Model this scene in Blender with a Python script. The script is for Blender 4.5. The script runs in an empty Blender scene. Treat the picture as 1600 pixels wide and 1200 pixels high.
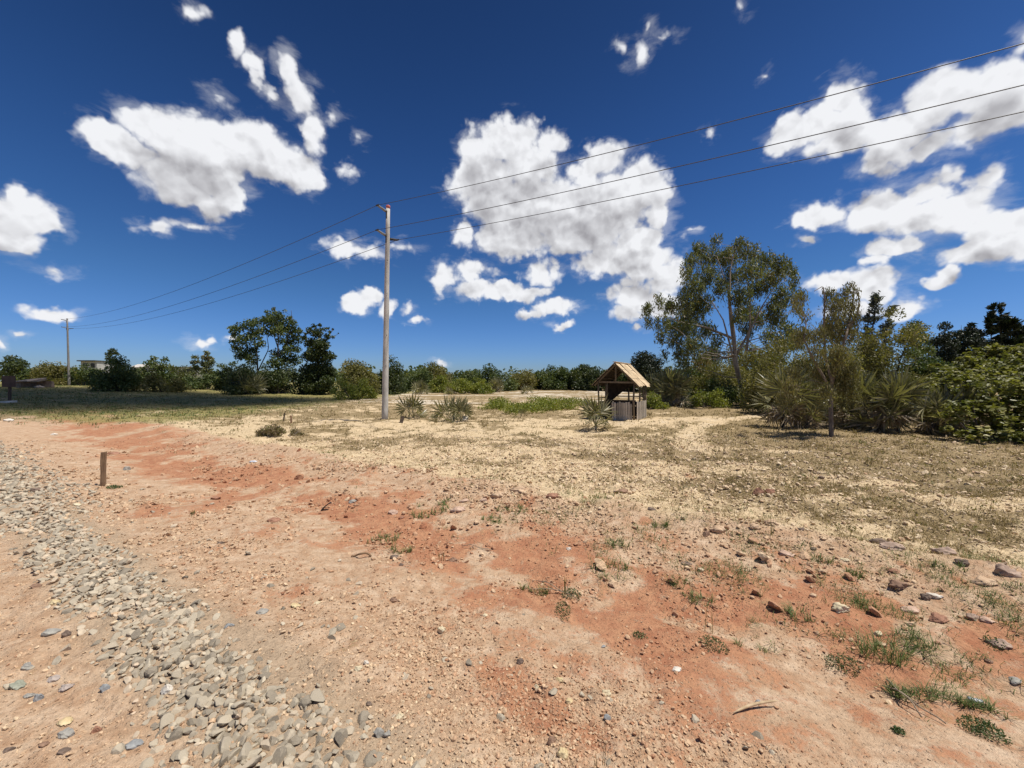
import bpy, bmesh, math, random
import numpy as np

# ------------------------------------------------------------------ camera, sky, sun, exposure
S = bpy.context.scene
COL = S.collection
CAM_Z = 1.6          # eye height, metres
HZ = 596.0           # horizon row of the 1600x1200 photograph
FPX = 600.0          # focal length in photograph pixels

cam_d = bpy.data.cameras.new('camera')
cam_d.sensor_width = 36.0
cam_d.lens = 36.0 * FPX / 1600.0
cam_d.shift_y = (HZ - 600.0) / 1600.0
cam_d.clip_start = 0.05
cam_d.clip_end = 9000.0
cam = bpy.data.objects.new('camera', cam_d)
cam.location = (0, 0, CAM_Z)
cam.rotation_euler = (math.radians(90), 0, 0)
COL.objects.link(cam)
S.camera = cam

SUN_EL = math.radians(69.0)
SUN_AZ = math.radians(104.0)      # measured from +Y towards +X
SUN_DIR = np.array([math.sin(SUN_AZ) * math.cos(SUN_EL), math.cos(SUN_AZ) * math.cos(SUN_EL), math.sin(SUN_EL)])
sun_d = bpy.data.lights.new('sun', 'SUN')
sun_d.energy = 5.0
sun_d.angle = math.radians(0.55)
sun_d.color = (1.0, 0.95, 0.87)
sun = bpy.data.objects.new('sun', sun_d)
from mathutils import Vector, Matrix, Euler
sun.rotation_euler = Vector(-SUN_DIR).to_track_quat('-Z', 'Y').to_euler()
sun.location = (20, 10, 60)
COL.objects.link(sun)

S.view_settings.view_transform = 'Standard'
S.view_settings.look = 'None'
S.view_settings.exposure = 0.12
S.view_settings.gamma = 1.0
S.view_settings.use_curve_mapping = False
S.render.engine = 'CYCLES'
S.cycles.max_bounces = 6
S.cycles.transparent_max_bounces = 8
S.cycles.caustics_reflective = False
S.cycles.caustics_refractive = False


class NT:
    """tiny helper to write node trees as expressions"""
    def __init__(self, tree):
        self.t = tree

    def n(self, kind, **kw):
        nd = self.t.nodes.new(kind)
        for k, v in kw.items():
            setattr(nd, k, v)
        return nd

    def put(self, sock, v):
        if v is None:
            return
        if hasattr(v, 'links') or isinstance(v, bpy.types.NodeSocket):
            self.t.links.new(v, sock)
        else:
            sock.default_value = v

    def m(self, op, a, b=None, c=None, clamp=False):
        nd = self.n('ShaderNodeMath', operation=op, use_clamp=clamp)
        self.put(nd.inputs[0], a); self.put(nd.inputs[1], b); self.put(nd.inputs[2], c)
        return nd.outputs[0]

    def v(self, op, a, b=None, c=None):
        nd = self.n('ShaderNodeVectorMath', operation=op)
        self.put(nd.inputs[0], a); self.put(nd.inputs[1], b)
        if c is not None:
            self.put(nd.inputs[2], c)
        return nd.outputs['Value'] if op in ('LENGTH', 'DOT_PRODUCT', 'DISTANCE') else nd.outputs[0]

    def ss(self, x, lo, hi, a=0.0, b=1.0):
        nd = self.n('ShaderNodeMapRange', interpolation_type='SMOOTHSTEP')
        self.put(nd.inputs[0], x); self.put(nd.inputs[1], lo); self.put(nd.inputs[2], hi)
        self.put(nd.inputs[3], a); self.put(nd.inputs[4], b)
        return nd.outputs[0]

    def lin(self, x, lo, hi, a=0.0, b=1.0):
        nd = self.n('ShaderNodeMapRange')
        self.put(nd.inputs[0], x); self.put(nd.inputs[1], lo); self.put(nd.inputs[2], hi)
        self.put(nd.inputs[3], a); self.put(nd.inputs[4], b)
        return nd.outputs[0]

    def mix(self, f, a, b, blend='MIX'):
        nd = self.n('ShaderNodeMix', data_type='RGBA', blend_type=blend)
        self.put(nd.inputs[0], f)
        self.put(nd.inputs[6], a if not isinstance(a, tuple) else (*a[:3], 1))
        self.put(nd.inputs[7], b if not isinstance(b, tuple) else (*b[:3], 1))
        return nd.outputs[2]

    def noise(self, vec, scale, detail=3.0, rough=0.55, dist=0.0, out='Fac', lac=2.0):
        nd = self.n('ShaderNodeTexNoise')
        self.put(nd.inputs['Vector'], vec)
        nd.inputs['Scale'].default_value = scale
        nd.inputs['Detail'].default_value = detail
        nd.inputs['Roughness'].default_value = rough
        nd.inputs['Distortion'].default_value = dist
        nd.inputs['Lacunarity'].default_value = lac
        return nd.outputs[out]

    def voro(self, vec, scale, feature='F1', out='Distance', rand=1.0):
        nd = self.n('ShaderNodeTexVoronoi', feature=feature)
        self.put(nd.inputs['Vector'], vec)
        nd.inputs['Scale'].default_value = scale
        nd.inputs['Randomness'].default_value = rand
        return nd.outputs[out]


# clouds, as (column, row, half width, half height, weight) read off the photograph and turned into directions
CLOUDS = [
 # broad cloud upper left with its wisps
 (225,200,46,34,1),(180,228,46,24,.9),(265,225,62,42,1),(325,240,72,46,1.05),(285,278,70,36,1),(405,235,60,46,1),
 (450,255,46,38,.9),(482,282,24,20,.7),(345,295,46,30,.9),(300,352,50,14,.5),(240,350,34,13,.5),(366,325,16,14,.5),(330,325,30,20,.6),
 (362,74,15,22,.55),(385,102,20,20,.55),(400,125,14,18,.5),(455,108,24,30,.75),(472,155,34,36,.8),(488,195,22,34,.75),(525,190,16,16,.45),(425,145,30,16,.5),
 (563,222,9,12,.35),(553,275,12,10,.3),(335,160,20,14,.35),
 # left edge
 (30,335,40,36,.9),(62,350,36,26,.9),(10,365,60,22,1),(22,298,16,18,.6),
 (95,425,40,11,.38),(90,486,46,10,.55),(82,478,18,9,.6),(40,520,18,6,.5),(3,538,12,9,.5),(313,530,20,8,.5),(360,530,14,9,.5),(328,524,9,8,.5),
 (575,392,50,15,.6),(545,380,36,14,.55),(615,385,26,15,.45),(558,471,26,15,.8),(577,463,17,13,.8),(598,482,13,13,.55),
 (640,484,12,9,.4),(657,499,20,8,.6),(690,568,18,6,.45),
 # large central cumulus
 (790,220,48,36,1),(745,235,32,38,.95),(760,295,58,52,1.1),(722,290,22,36,.8),(830,255,44,40,1),(852,218,24,22,.75),(925,265,44,32,.9),
 (940,322,72,52,1.15),(850,322,72,54,1.15),(1000,292,38,38,.95),(1022,332,28,40,.95),(800,370,62,34,1),(720,368,18,24,.75),(900,370,56,30,1),(1000,370,44,30,.95),
 (955,412,60,26,.9),(1010,415,44,26,.85),(990,462,44,24,.85),(1015,472,46,26,.85),(1040,440,28,18,.7),(985,490,34,14,.7),
 (692,440,20,22,.75),(738,424,32,18,.6),(775,457,54,13,.8),(822,460,36,11,.7),(838,430,28,22,.6),(866,428,16,18,.5),
 (872,484,34,11,.65),(835,488,26,7,.5),(872,507,19,6,.5),(1075,370,18,9,.4),(1000,512,20,6,.4),
 # right side
 (1285,195,44,32,.9),(1322,152,30,36,.85),(1248,205,40,28,.85),(1300,215,54,24,.8),
 (1395,205,58,38,.95),(1465,165,66,46,1.05),(1560,155,76,52,1.1),(1540,205,80,36,1),(1440,232,80,24,.85),(1375,240,52,18,.75),(1590,105,30,22,.45),(1597,55,24,20,.4),
 (1285,328,54,22,.85),(1385,315,60,32,.95),(1455,292,36,28,.8),(1480,332,80,36,1.05),(1565,350,66,32,1),(1420,382,60,18,.8),(1540,385,76,20,.85),(1378,408,22,11,.5),
 (1262,374,24,11,.6),(1545,282,28,18,.45),(1605,380,50,26,.9),
 (1470,438,30,11,.65),(1482,426,17,11,.6),
 (1300,442,44,18,.7),(1355,452,54,22,.8),(1410,482,54,15,.65),(1330,482,54,15,.6),
 (1005,80,18,34,.4),(1040,62,22,12,.38),(970,66,14,13,.36),(1020,45,13,20,.36),(1160,10,12,16,.32),(300,18,14,12,.3),(1100,212,12,9,.3),(1195,128,10,9,.3),
]


def build_world():
    w = bpy.data.worlds.new('World')
    S.world = w
    w.use_nodes = True
    t = w.node_tree
    t.nodes.clear()
    g = NT(t)
    # directions of the clouds
    blobs = []
    for (px, py, rx, ry, wt) in CLOUDS:
        dx, dz = (px - 800) / FPX, (HZ - py) / FPX
        az, el = math.atan(dx), math.atan2(dz, math.hypot(1, dx))
        sx = 1 / FPX * math.cos(az) ** 2
        sy = 1 / FPX * math.cos(az) * math.cos(el) ** 2
        # keep the ellipse round where the wide lens stretched it
        blobs.append((az, el, 1.24 * rx * sx, 1.24 * ry * max(sy, .55 / FPX), wt * 1.1))
    rr = random.Random(5)
    for k in range(11):                                   # the same sky goes on beside and behind
        az0 = math.radians(rr.uniform(70, 290)); el0 = math.radians(rr.uniform(8, 58))
        for q in range(3):
            s = rr.uniform(.03, .11)
            blobs.append((az0 + rr.uniform(-.13, .13), el0 + rr.uniform(-.05, .05), s * 1.4, s * .75, rr.uniform(.6, 1)))
    blobs = [((az + math.pi) % (2 * math.pi) - math.pi, el, a, b, wt) for az, el, a, b, wt in blobs]

    grp = bpy.data.node_groups.new('cloud_field', 'ShaderNodeTree')
    grp.interface.new_socket('P', in_out='INPUT', socket_type='NodeSocketVector')
    grp.interface.new_socket('F', in_out='OUTPUT', socket_type='NodeSocketFloat')
    q = NT(grp)
    gi = q.n('NodeGroupInput'); go = q.n('NodeGroupOutput')
    cur = None
    for (az, el, a, b, wt) in blobs:
        L = q.v('LENGTH', q.v('MULTIPLY_ADD', gi.outputs[0], (1 / a, 1 / b, 0), (-az / a, -el / b, 0)))
        f = q.m('MULTIPLY_ADD', L, -wt, wt)
        cur = f if cur is None else q.m('SMOOTH_MAX', cur, f, .16)
    q.t.links.new(cur, go.inputs[0])

    tc = g.n('ShaderNodeTexCoord')
    d = tc.outputs['Generated']
    sep = g.n('ShaderNodeSeparateXYZ'); t.links.new(d, sep.inputs[0])
    az = g.m('ARCTAN2', sep.outputs[0], sep.outputs[1])
    el = g.m('ARCSINE', sep.outputs[2])
    cmb = g.n('ShaderNodeCombineXYZ'); t.links.new(az, cmb.inputs[0]); t.links.new(el, cmb.inputs[1])
    p0 = cmb.outputs[0]
    n1 = g.noise(d, 7.0, 4, .55, out='Color')
    n2 = g.noise(d, 26.0, 3, .6, out='Color')
    wv = g.v('MULTIPLY_ADD', g.v('SUBTRACT', n1, (.5, .5, .5)), (.10, .085, 0), p0)
    wv = g.v('MULTIPLY_ADD', g.v('SUBTRACT', n2, (.5, .5, .5)), (.034, .034, 0), wv)
    fb = g.noise(d, 15.0, 8, .62, .35)
    fb2 = g.noise(d, 6.0, 3, .5)

    def field(vec):
        nd = g.n('ShaderNodeGroup'); nd.node_tree = grp
        t.links.new(vec, nd.inputs[0])
        return nd.outputs[0]
    F = field(wv)
    # how much cloud lies above, towards the sun
    wv2 = g.v('ADD', wv, (.012, .052, 0))
    F2 = field(wv2)
    up = g.v('ADD', d, (.004, .0, .018))
    fbs = g.noise(up, 13.0, 3, .5, .35)
    fbm_ = g.noise(d, 13.0, 3, .5, .35)
    def puffs(vec):
        t_ = None
        for sc, wt in ((11.0, .55), (25.0, .32), (56.0, .18)):
            nd = g.n('ShaderNodeTexVoronoi', feature='SMOOTH_F1' if sc < 20 else 'F1')
            t.links.new(vec, nd.inputs['Vector'])
            nd.inputs['Scale'].default_value = sc
            if sc < 20: nd.inputs['Smoothness'].default_value = .35
            k_ = g.m('MULTIPLY_ADD', nd.outputs['Distance'], -1.5 * wt, .75 * wt)
            t_ = k_ if t_ is None else g.m('ADD', t_, k_)
        return t_
    dwarp = g.v('MULTIPLY_ADD', g.v('SUBTRACT', n2, (.5, .5, .5)), (.03, .03, .03), d)
    pf = puffs(dwarp)
    pfu = puffs(g.v('ADD', dwarp, (.006, -.002, .016)))
    D = g.m('ADD', g.m('MULTIPLY', F, 1.25), g.m('ADD', g.m('MULTIPLY', pf, .85), g.m('MULTIPLY', g.m('SUBTRACT', fb, .5), .62)))
    alpha = g.ss(D, .0, .50)
    alpha = g.m('POWER', alpha, 1.35)
    fw = g.noise(g.v('MULTIPLY', d, (1, 1, 2.2)), 18.0, 6, .6, .4)
    veil = g.ss(g.m('ADD', g.m('MULTIPLY', F, .9), g.m('MULTIPLY', g.m('SUBTRACT', fw, .42), 1.7)), .0, .85)
    alpha = g.m('MAXIMUM', alpha, g.m('MULTIPLY', veil, .34))
    above = g.ss(g.m('ADD', g.m('MULTIPLY', pfu, .25), g.m('ADD', F2, g.m('MULTIPLY', g.m('SUBTRACT', fbs, .5), .45))), .08, .95)
    relief = g.m('ADD', g.m('MULTIPLY', g.m('SUBTRACT', fbm_, fbs), .8), g.m('MULTIPLY', g.m('SUBTRACT', pf, pfu), .85))
    lit = g.m('ADD', g.m('SUBTRACT', 1.0, g.m('MULTIPLY', above, .66)), relief)
    lit = g.m('ADD', lit, g.m('MULTIPLY', g.m('SUBTRACT', fb2, .5), .2), clamp=True)
    ccol = g.mix(lit, (.35, .345, .37), (.86, .87, .90))

    sky = g.n('ShaderNodeTexSky', sky_type='NISHITA')
    sky.sun_disc = False
    sky.sun_elevation = SUN_EL
    sky.sun_rotation = SUN_AZ
    sky.altitude = 0
    sky.air_density = 1.0
    sky.dust_density = .35
    sky.ozone_density = 3.0
    hs = g.n('ShaderNodeHueSaturation')
    hs.inputs['Saturation'].default_value = 1.12
    hs.inputs['Value'].default_value = 1.0
    t.links.new(sky.outputs[0], hs.inputs['Color'])
    gm = g.n('ShaderNodeGamma'); gm.inputs[1].default_value = 1.35
    t.links.new(hs.outputs[0], gm.inputs[0])
    bg1 = g.n('ShaderNodeBackground'); bg1.inputs[1].default_value = .085
    # clear dry air: deep blue overhead, no milky white low down
    deep = g.ss(el, math.radians(18), math.radians(52), 1.03, .60)
    low = g.ss(el, math.radians(2), math.radians(14))
    tint = g.mix(1.0, gm.outputs[0], g.mix(low, (.265, .35, .585), (.315, .405, .49)), 'MULTIPLY')
    tint = g.v('SCALE', tint, None)
    tint.node.inputs[3].default_value = 1.0
    t.links.new(deep, tint.node.inputs[3])
    t.links.new(tint, bg1.inputs[0])
    bg2 = g.n('ShaderNodeBackground'); bg2.inputs[1].default_value = .95
    t.links.new(ccol, bg2.inputs[0])
    mx = g.n('ShaderNodeMixShader')
    t.links.new(alpha, mx.inputs[0]); t.links.new(bg1.outputs[0], mx.inputs[1]); t.links.new(bg2.outputs[0], mx.inputs[2])
    out = g.n('ShaderNodeOutputWorld')
    t.links.new(mx.outputs[0], out.inputs[0])
    w.cycles.sampling_method = 'MANUAL'
    w.cycles.sample_map_resolution = 512


build_world()

# ------------------------------------------------------------------ numeric helpers
RNG = np.random.default_rng(11)


def _h(ix, iy, s):
    h = (ix.astype(np.int64) * 374761393 + iy.astype(np.int64) * 668265263 + s * 2147483647 * 3 + s * 97) & 0xFFFFFFFF
    h = ((h ^ (h >> 13)) * 1274126177) & 0xFFFFFFFF
    h = ((h ^ (h >> 16)) * 2246822519) & 0xFFFFFFFF
    return ((h ^ (h >> 15)) & 0xFFFFFF) / float(0xFFFFFF)


def pn(x, y, s=0):
    """gradient noise, about -1..1"""
    x = np.asarray(x, float); y = np.asarray(y, float)
    ix, iy = np.floor(x), np.floor(y)
    fx, fy = x - ix, y - iy
    ux, uy = fx * fx * fx * (fx * (fx * 6 - 15) + 10), fy * fy * fy * (fy * (fy * 6 - 15) + 10)

    def gr(ax, ay):
        a = _h(ix + ax, iy + ay, s) * 2 * np.pi
        return np.cos(a) * (fx - ax) + np.sin(a) * (fy - ay)
    n0 = gr(0, 0) * (1 - ux) + gr(1, 0) * ux
    n1 = gr(0, 1) * (1 - ux) + gr(1, 1) * ux
    return (n0 * (1 - uy) + n1 * uy) * 1.5


def fbm(x, y, s=0, o=3, g=.5):
    a, t, r = 1.0, 0.0, 0.0
    for k in range(o):
        r = r + a * pn(x * 2 ** k, y * 2 ** k, s + k)
        t += a; a *= g
    return r / t


def sst(x, lo, hi):
    t = np.clip((np.asarray(x, float) - lo) / (hi - lo), 0, 1)
    return t * t * (3 - 2 * t)


def uv_(x, y):
    return -.851 * x + .525 * y, .525 * x + .851 * y      # along the road / away from it


def terrain(x, y):
    x = np.asarray(x, float); y = np.asarray(y, float)
    return 1.05 * sst(-x, 14, 50) * sst(y, 2, 30) + .5 * sst(x, 14, 60)


def relief(x, y):
    x = np.asarray(x, float); y = np.asarray(y, float)
    u, v = uv_(x, y)
    r = np.hypot(x, y)
    l1, l2, l3 = 1 / (1 + (r / 18) ** 2), 1 / (1 + (r / 8) ** 2), 1 / (1 + (r / 4) ** 2)
    h = .05 * fbm(x * .35, y * .35, 3, 2) * sst(r, 2, 8)
    h = h + .028 * pn(x * 1.3, y * 1.3, 9)
    h = h + l1 * .020 * pn(x * 3.1, y * 3.1, 12)
    near = sst(v, 4.2, 5.2)                                # 0 on the road side, 1 on the sandy field
    patch = sst(fbm(x * .8, y * .8, 21, 2), -.15, .35)
    flat = np.exp(-((v - 2.35) / .42) ** 4) * (.55 + .45 * sst(pn(u * .6, v * 1.2, 23), -.5, .3))
    fine = (.35 + .65 * patch) * (1 - near) * (1 - .75 * flat) + near * .8
    h = h + l2 * fine * (.013 * pn(x * 8, y * 8, 15) + .007 * np.abs(pn(x * 13, y * 13, 16)))
    h = h + l3 * fine * .008 * pn(x * 24, y * 24, 18)
    cl = np.exp(-((v - 1.95) / .5) ** 2) * sst(fbm(x * .9 + 7, y * .9, 31, 2), -.2, .3)
    h = h + l2 * cl * (.050 * np.maximum(0, pn(x * 8, y * 8, 33) - .08) - .03 * np.maximum(0, pn(x * 5, y * 5, 35) - .3))
    h = h + near * (.06 * np.maximum(0, pn(x * 1.5, y * 1.5, 41)) + .045 * np.maximum(0, pn(x * 3.1, y * 3.1, 42)) + l1 * .035 * np.maximum(0, pn(x * 6.3, y * 6.3, 43)))
    h = h + (1 - near) * .012 * pn(u * .5, v * 5, 47) + (1 - near) * l2 * .006 * pn(u * 1.6, v * 17, 48)
    k = 1 - sst(u, 14, 30)
    h = h + k * (-.09 * np.exp(-((v - 2.9) / .7) ** 2) + .10 * np.exp(-((v - 4.55) / .45) ** 2) * (1 + .8 * pn(u * 1.4, v * 2, 51)))
    h = h + .035 * np.exp(-((v - .9) / .5) ** 2)
    h = h + .13 * np.exp(-((x + 4.75) ** 2 + (y - 14.75) ** 2) / .5)
    return h


def gz(x, y):
    return terrain(x, y) + relief(x, y)


def ghit(px, py):
    """depth at which the line of sight through a photograph pixel meets the smooth terrain"""
    k = (py - HZ) / FPX
    Y = max(1.0, min(80.0, CAM_Z / max(k, .004)))
    for _ in range(60):
        z = float(terrain((px - 800) / FPX * Y, Y))
        Yn = max(1.0, min(110.0, (CAM_Z - z) / max(k, .004)))
        Y = .6 * Y + .4 * Yn
    return Y


def W(px, py, Y):
    return np.array([(px - 800) / FPX * Y, Y, CAM_Z - (py - HZ) / FPX * Y])


def gp(px, py):
    """ground point seen at a pixel of the photograph"""
    Y = ghit(px, py)
    x = (px - 800) / FPX * Y
    return np.array([x, Y, float(gz(x, Y))])


# ------------------------------------------------------------------ mesh and object helpers
def mesh_np(name, verts, faces, mat, smooth=False, tint=None, mats=None, midx=None):
    """faces: list of integer arrays (n,3) or (n,4)"""
    me = bpy.data.meshes.new(name)
    verts = np.asarray(verts, np.float32)
    faces = [np.asarray(f, np.int32) for f in faces if len(f)]
    loops = np.concatenate([f.ravel() for f in faces])
    counts = np.concatenate([np.full(len(f), f.shape[1], np.int32) for f in faces])
    starts = np.concatenate([[0], np.cumsum(counts)[:-1]]).astype(np.int32)
    me.vertices.add(len(verts)); me.vertices.foreach_set('co', verts.ravel())
    me.loops.add(len(loops)); me.loops.foreach_set('vertex_index', loops)
    me.polygons.add(len(counts)); me.polygons.foreach_set('loop_start', starts)
    try:
        me.polygons.foreach_set('loop_total', counts)
    except Exception:
        pass
    me.polygons.foreach_set('use_smooth', np.full(len(counts), smooth, bool))
    if mats:
        for m_ in mats:
            me.materials.append(m_)
        if midx is not None:
            me.polygons.foreach_set('material_index', np.asarray(midx, np.int32))
    elif mat:
        me.materials.append(mat)
    if tint is not None:
        a = me.attributes.new('tint', 'FLOAT', 'POINT')
        a.data.foreach_set('value', np.asarray(tint, np.float32))
    me.update(calc_edges=True)
    return me


def obj(name, me, parent=None, loc=None, rot=None, scale=None):
    o = bpy.data.objects.new(name, me)
    COL.objects.link(o)
    if parent is not None:
        o.parent = parent
    if loc is not None:
        o.location = tuple(float(c) for c in loc)
    if rot is not None:
        o.rotation_euler = rot
    if scale is not None:
        o.scale = (scale,) * 3 if np.isscalar(scale) else scale
    return o


def tag(o, label=None, cat=None, group=None, kind=None):
    if label: o['label'] = label
    if cat: o['category'] = cat
    if group: o['group'] = group
    if kind: o['kind'] = kind
    return o


def thing(name, label, cat, loc, group=None, rotz=0.0):
    o = bpy.data.objects.new(name, None)
    o.empty_display_size = .2
    COL.objects.link(o)
    o.location = tuple(float(c) for c in loc)
    o.rotation_euler = (0, 0, rotz)
    return tag(o, label, cat, group)


class MB:
    """collects simple shapes into one mesh"""
    def __init__(self):
        self.v, self.q, self.t, self.n = [], [], [], 0

    def add(self, v, q=(), t=()):
        v = np.asarray(v, float)
        if len(q): self.q.append(np.asarray(q) + self.n)
        if len(t): self.t.append(np.asarray(t) + self.n)
        self.v.append(v); self.n += len(v)
        return self

    def box(self, c, size, rot=None, taper=1.0, jit=0.0):
        sx, sy, sz = [s / 2 for s in size]
        v = np.array([(x * (taper if z > 0 else 1) * sx, y * (taper if z > 0 else 1) * sy, z * sz)
                      for z in (-1, 1) for y in (-1, 1) for x in (-1, 1)], float)
        if jit: v += RNG.uniform(-jit, jit, v.shape)
        if rot is not None: v = v @ np.array(rot).T
        return self.add(v + np.array(c), [(0, 2, 3, 1), (4, 5, 7, 6), (0, 1, 5, 4), (2, 6, 7, 3), (0, 4, 6, 2), (1, 3, 7, 5)])

    def bar(self, a, b, w, h=None, up=(0, 0, 1)):
        a = np.array(a, float); b = np.array(b, float); h = h or w
        d = b - a; L = np.linalg.norm(d); d /= L
        up = np.array(up, float)
        s = np.cross(d, up)
        if np.linalg.norm(s) < 1e-4: s = np.cross(d, (0, 1, 0))
        s /= np.linalg.norm(s); n = np.cross(s, d)
        return self.box((a + b) / 2, (w, L, h), np.stack([s, d, n], 1))

    def tube(self, pts, rad, sides=6, cap=True):
        pts = np.asarray(pts, float); rad = np.broadcast_to(np.asarray(rad, float), (len(pts),))
        d = np.gradient(pts, axis=0)
        d /= np.linalg.norm(d, axis=1, keepdims=True) + 1e-9
        ref = np.array([0, 0, 1.0]) if abs(d[0][2]) < .9 else np.array([1.0, 0, 0])
        s = np.cross(d, ref); s /= np.linalg.norm(s, axis=1, keepdims=True) + 1e-9
        n = np.cross(s, d)
        a = np.arange(sides) / sides * 2 * np.pi
        v = pts[:, None] + rad[:, None, None] * (np.cos(a)[None, :, None] * s[:, None] + np.sin(a)[None, :, None] * n[:, None])
        v = v.reshape(-1, 3)
        i = np.arange(len(pts) - 1)[:, None] * sides; j = np.arange(sides)[None]; j2 = (j + 1) % sides
        q = np.stack([i + j, i + j2, i + sides + j2, i + sides + j], -1).reshape(-1, 4)
        t = []
        if cap:
            k = len(v)
            v = np.vstack([v, pts[:1], pts[-1:]])
            jj = np.arange(sides); jn = (jj + 1) % sides; b = (len(pts) - 1) * sides
            t = np.vstack([np.stack([jn, jj, np.full(sides, k)], 1), np.stack([b + jj, b + jn, np.full(sides, k + 1)], 1)])
        return self.add(v, q, t)

    def data(self):
        return np.vstack(self.v), [np.vstack(a) for a in (self.q, self.t) if a]

    def mesh(self, name, mat, smooth=False):
        v, f = self.data()
        return mesh_np(name, v, f, mat, smooth)


# ------------------------------------------------------------------ materials
def mat_new(name):
    m = bpy.data.materials.new(name)
    m.use_nodes = True
    g = NT(m.node_tree)
    b = m.node_tree.nodes['Principled BSDF']
    return m, g, b


def leaf_mat(name, c1, c2, c3=None, trans=.3, rough=.5, spec=.35):
    """leaf: per-leaf tint between c1 and c2 (a few in c3), some light passes through"""
    m, g, b = mat_new(name)
    at = g.n('ShaderNodeAttribute', attribute_name='tint').outputs['Fac']
    col = g.mix(at, c1, c2)
    if c3 is not None:
        col = g.mix(g.ss(at, .9, .96), col, c3)
    m.node_tree.links.new(col, b.inputs['Base Color'])
    b.inputs['Roughness'].default_value = rough
    b.inputs['Specular IOR Level'].default_value = spec
    tr = g.n('ShaderNodeBsdfTranslucent')
    tc = g.mix(1.0, col, (1.15, 1.25, .5), 'MULTIPLY')
    m.node_tree.links.new(tc, tr.inputs[0])
    mx = g.n('ShaderNodeMixShader'); mx.inputs[0].default_value = trans
    m.node_tree.links.new(b.outputs[0], mx.inputs[1]); m.node_tree.links.new(tr.outputs[0], mx.inputs[2])
    m.node_tree.links.new(mx.outputs[0], m.node_tree.nodes['Material Output'].inputs[0])
    return m


def plain_mat(name, c1, c2, scale=8.0, rough=.85, bump=.3, bscale=30.0, stretch=(1, 1, 1), spec=.25, rand=0.0):
    """weathered surface: two tones in noise, fine relief; rand varies the tone per object"""
    m, g, b = mat_new(name)
    tc = g.n('ShaderNodeTexCoord').outputs['Object']
    vec = g.v('MULTIPLY', tc, stretch)
    if rand:
        oi = g.n('ShaderNodeObjectInfo').outputs['Random']
        vec = g.v('ADD', vec, g.v('SCALE', (7.1, 3.3, 5.7), None)) if False else vec
    f = g.ss(g.noise(vec, scale, 5, .6), .32, .68)
    col = g.mix(f, c1, c2)
    if rand:
        k = g.lin(oi, 0, 1, 1 - rand, 1 + rand)
        cc = g.n('ShaderNodeCombineXYZ')
        for i in range(3): m.node_tree.links.new(k, cc.inputs[i])
        col = g.mix(1.0, col, cc.outputs[0], 'MULTIPLY')
    m.node_tree.links.new(col, b.inputs['Base Color'])
    b.inputs['Roughness'].default_value = rough
    b.inputs['Specular IOR Level'].default_value = spec
    bp = g.n('ShaderNodeBump'); bp.inputs['Strength'].default_value = bump; bp.inputs['Distance'].default_value = .01
    m.node_tree.links.new(g.noise(vec, bscale, 4, .6), bp.inputs['Height'])
    m.node_tree.links.new(bp.outputs[0], b.inputs['Normal'])
    return m


def tint_mat(name, stops, rough=.9, nscale=30.0, bump=.4, mottling=.35, dust=None):
    """for scattered pieces: colour per piece from the tint attribute through a ramp, with grain"""
    m, g, b = mat_new(name)
    at = g.n('ShaderNodeAttribute', attribute_name='tint').outputs['Fac']
    rp = g.n('ShaderNodeValToRGB')
    el = rp.color_ramp.elements
    while len(el) < len(stops): el.new(.5)
    for e, (p, c) in zip(el, stops):
        e.position = p; e.color = (*c, 1)
    m.node_tree.links.new(at, rp.inputs[0])
    tc = g.n('ShaderNodeTexCoord').outputs['Object']
    nz = g.noise(tc, nscale, 4, .6)
    k = g.lin(nz, .3, .7, 1 - mottling, 1 + mottling)
    cc = g.n('ShaderNodeCombineXYZ')
    for i in range(3): m.node_tree.links.new(k, cc.inputs[i])
    col = g.mix(1.0, rp.outputs[0], cc.outputs[0], 'MULTIPLY')
    if dust:
        col = g.mix(g.ss(g.noise(tc, 7.0, 4, .6), .45, .72, 0, .5), col, dust)
    m.node_tree.links.new(col, b.inputs['Base Color'])
    b.inputs['Roughness'].default_value = rough
    b.inputs['Specular IOR Level'].default_value = .2
    bp = g.n('ShaderNodeBump'); bp.inputs['Strength'].default_value = bump; bp.inputs['Distance'].default_value = .006
    m.node_tree.links.new(g.noise(tc, nscale * 2.5, 3, .6), bp.inputs['Height'])
    m.node_tree.links.new(bp.outputs[0], b.inputs['Normal'])
    return m
# ------------------------------------------------------------------ ground
def seg_dist(x, y, pts):
    d = np.full(np.shape(x), 1e9)
    for (ax, ay), (bx, by) in zip(pts[:-1], pts[1:]):
        L = (bx - ax) ** 2 + (by - ay) ** 2
        t = np.clip(((x - ax) * (bx - ax) + (y - ay) * (by - ay)) / L, 0, 1)
        d = np.minimum(d, np.hypot(x - ax - t * (bx - ax), y - ay - t * (by - ay)))
    return d


PATH = [tuple(gp(a, b)[:2]) for a, b in ((1260, 641), (1200, 650), (1130, 656), (1090, 668), (1075, 684), (1090, 705))]
YARD = [tuple(gp(a, b)[:2]) for a, b in ((962, 662), (1005, 661), (1060, 656), (1120, 655))]


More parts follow.
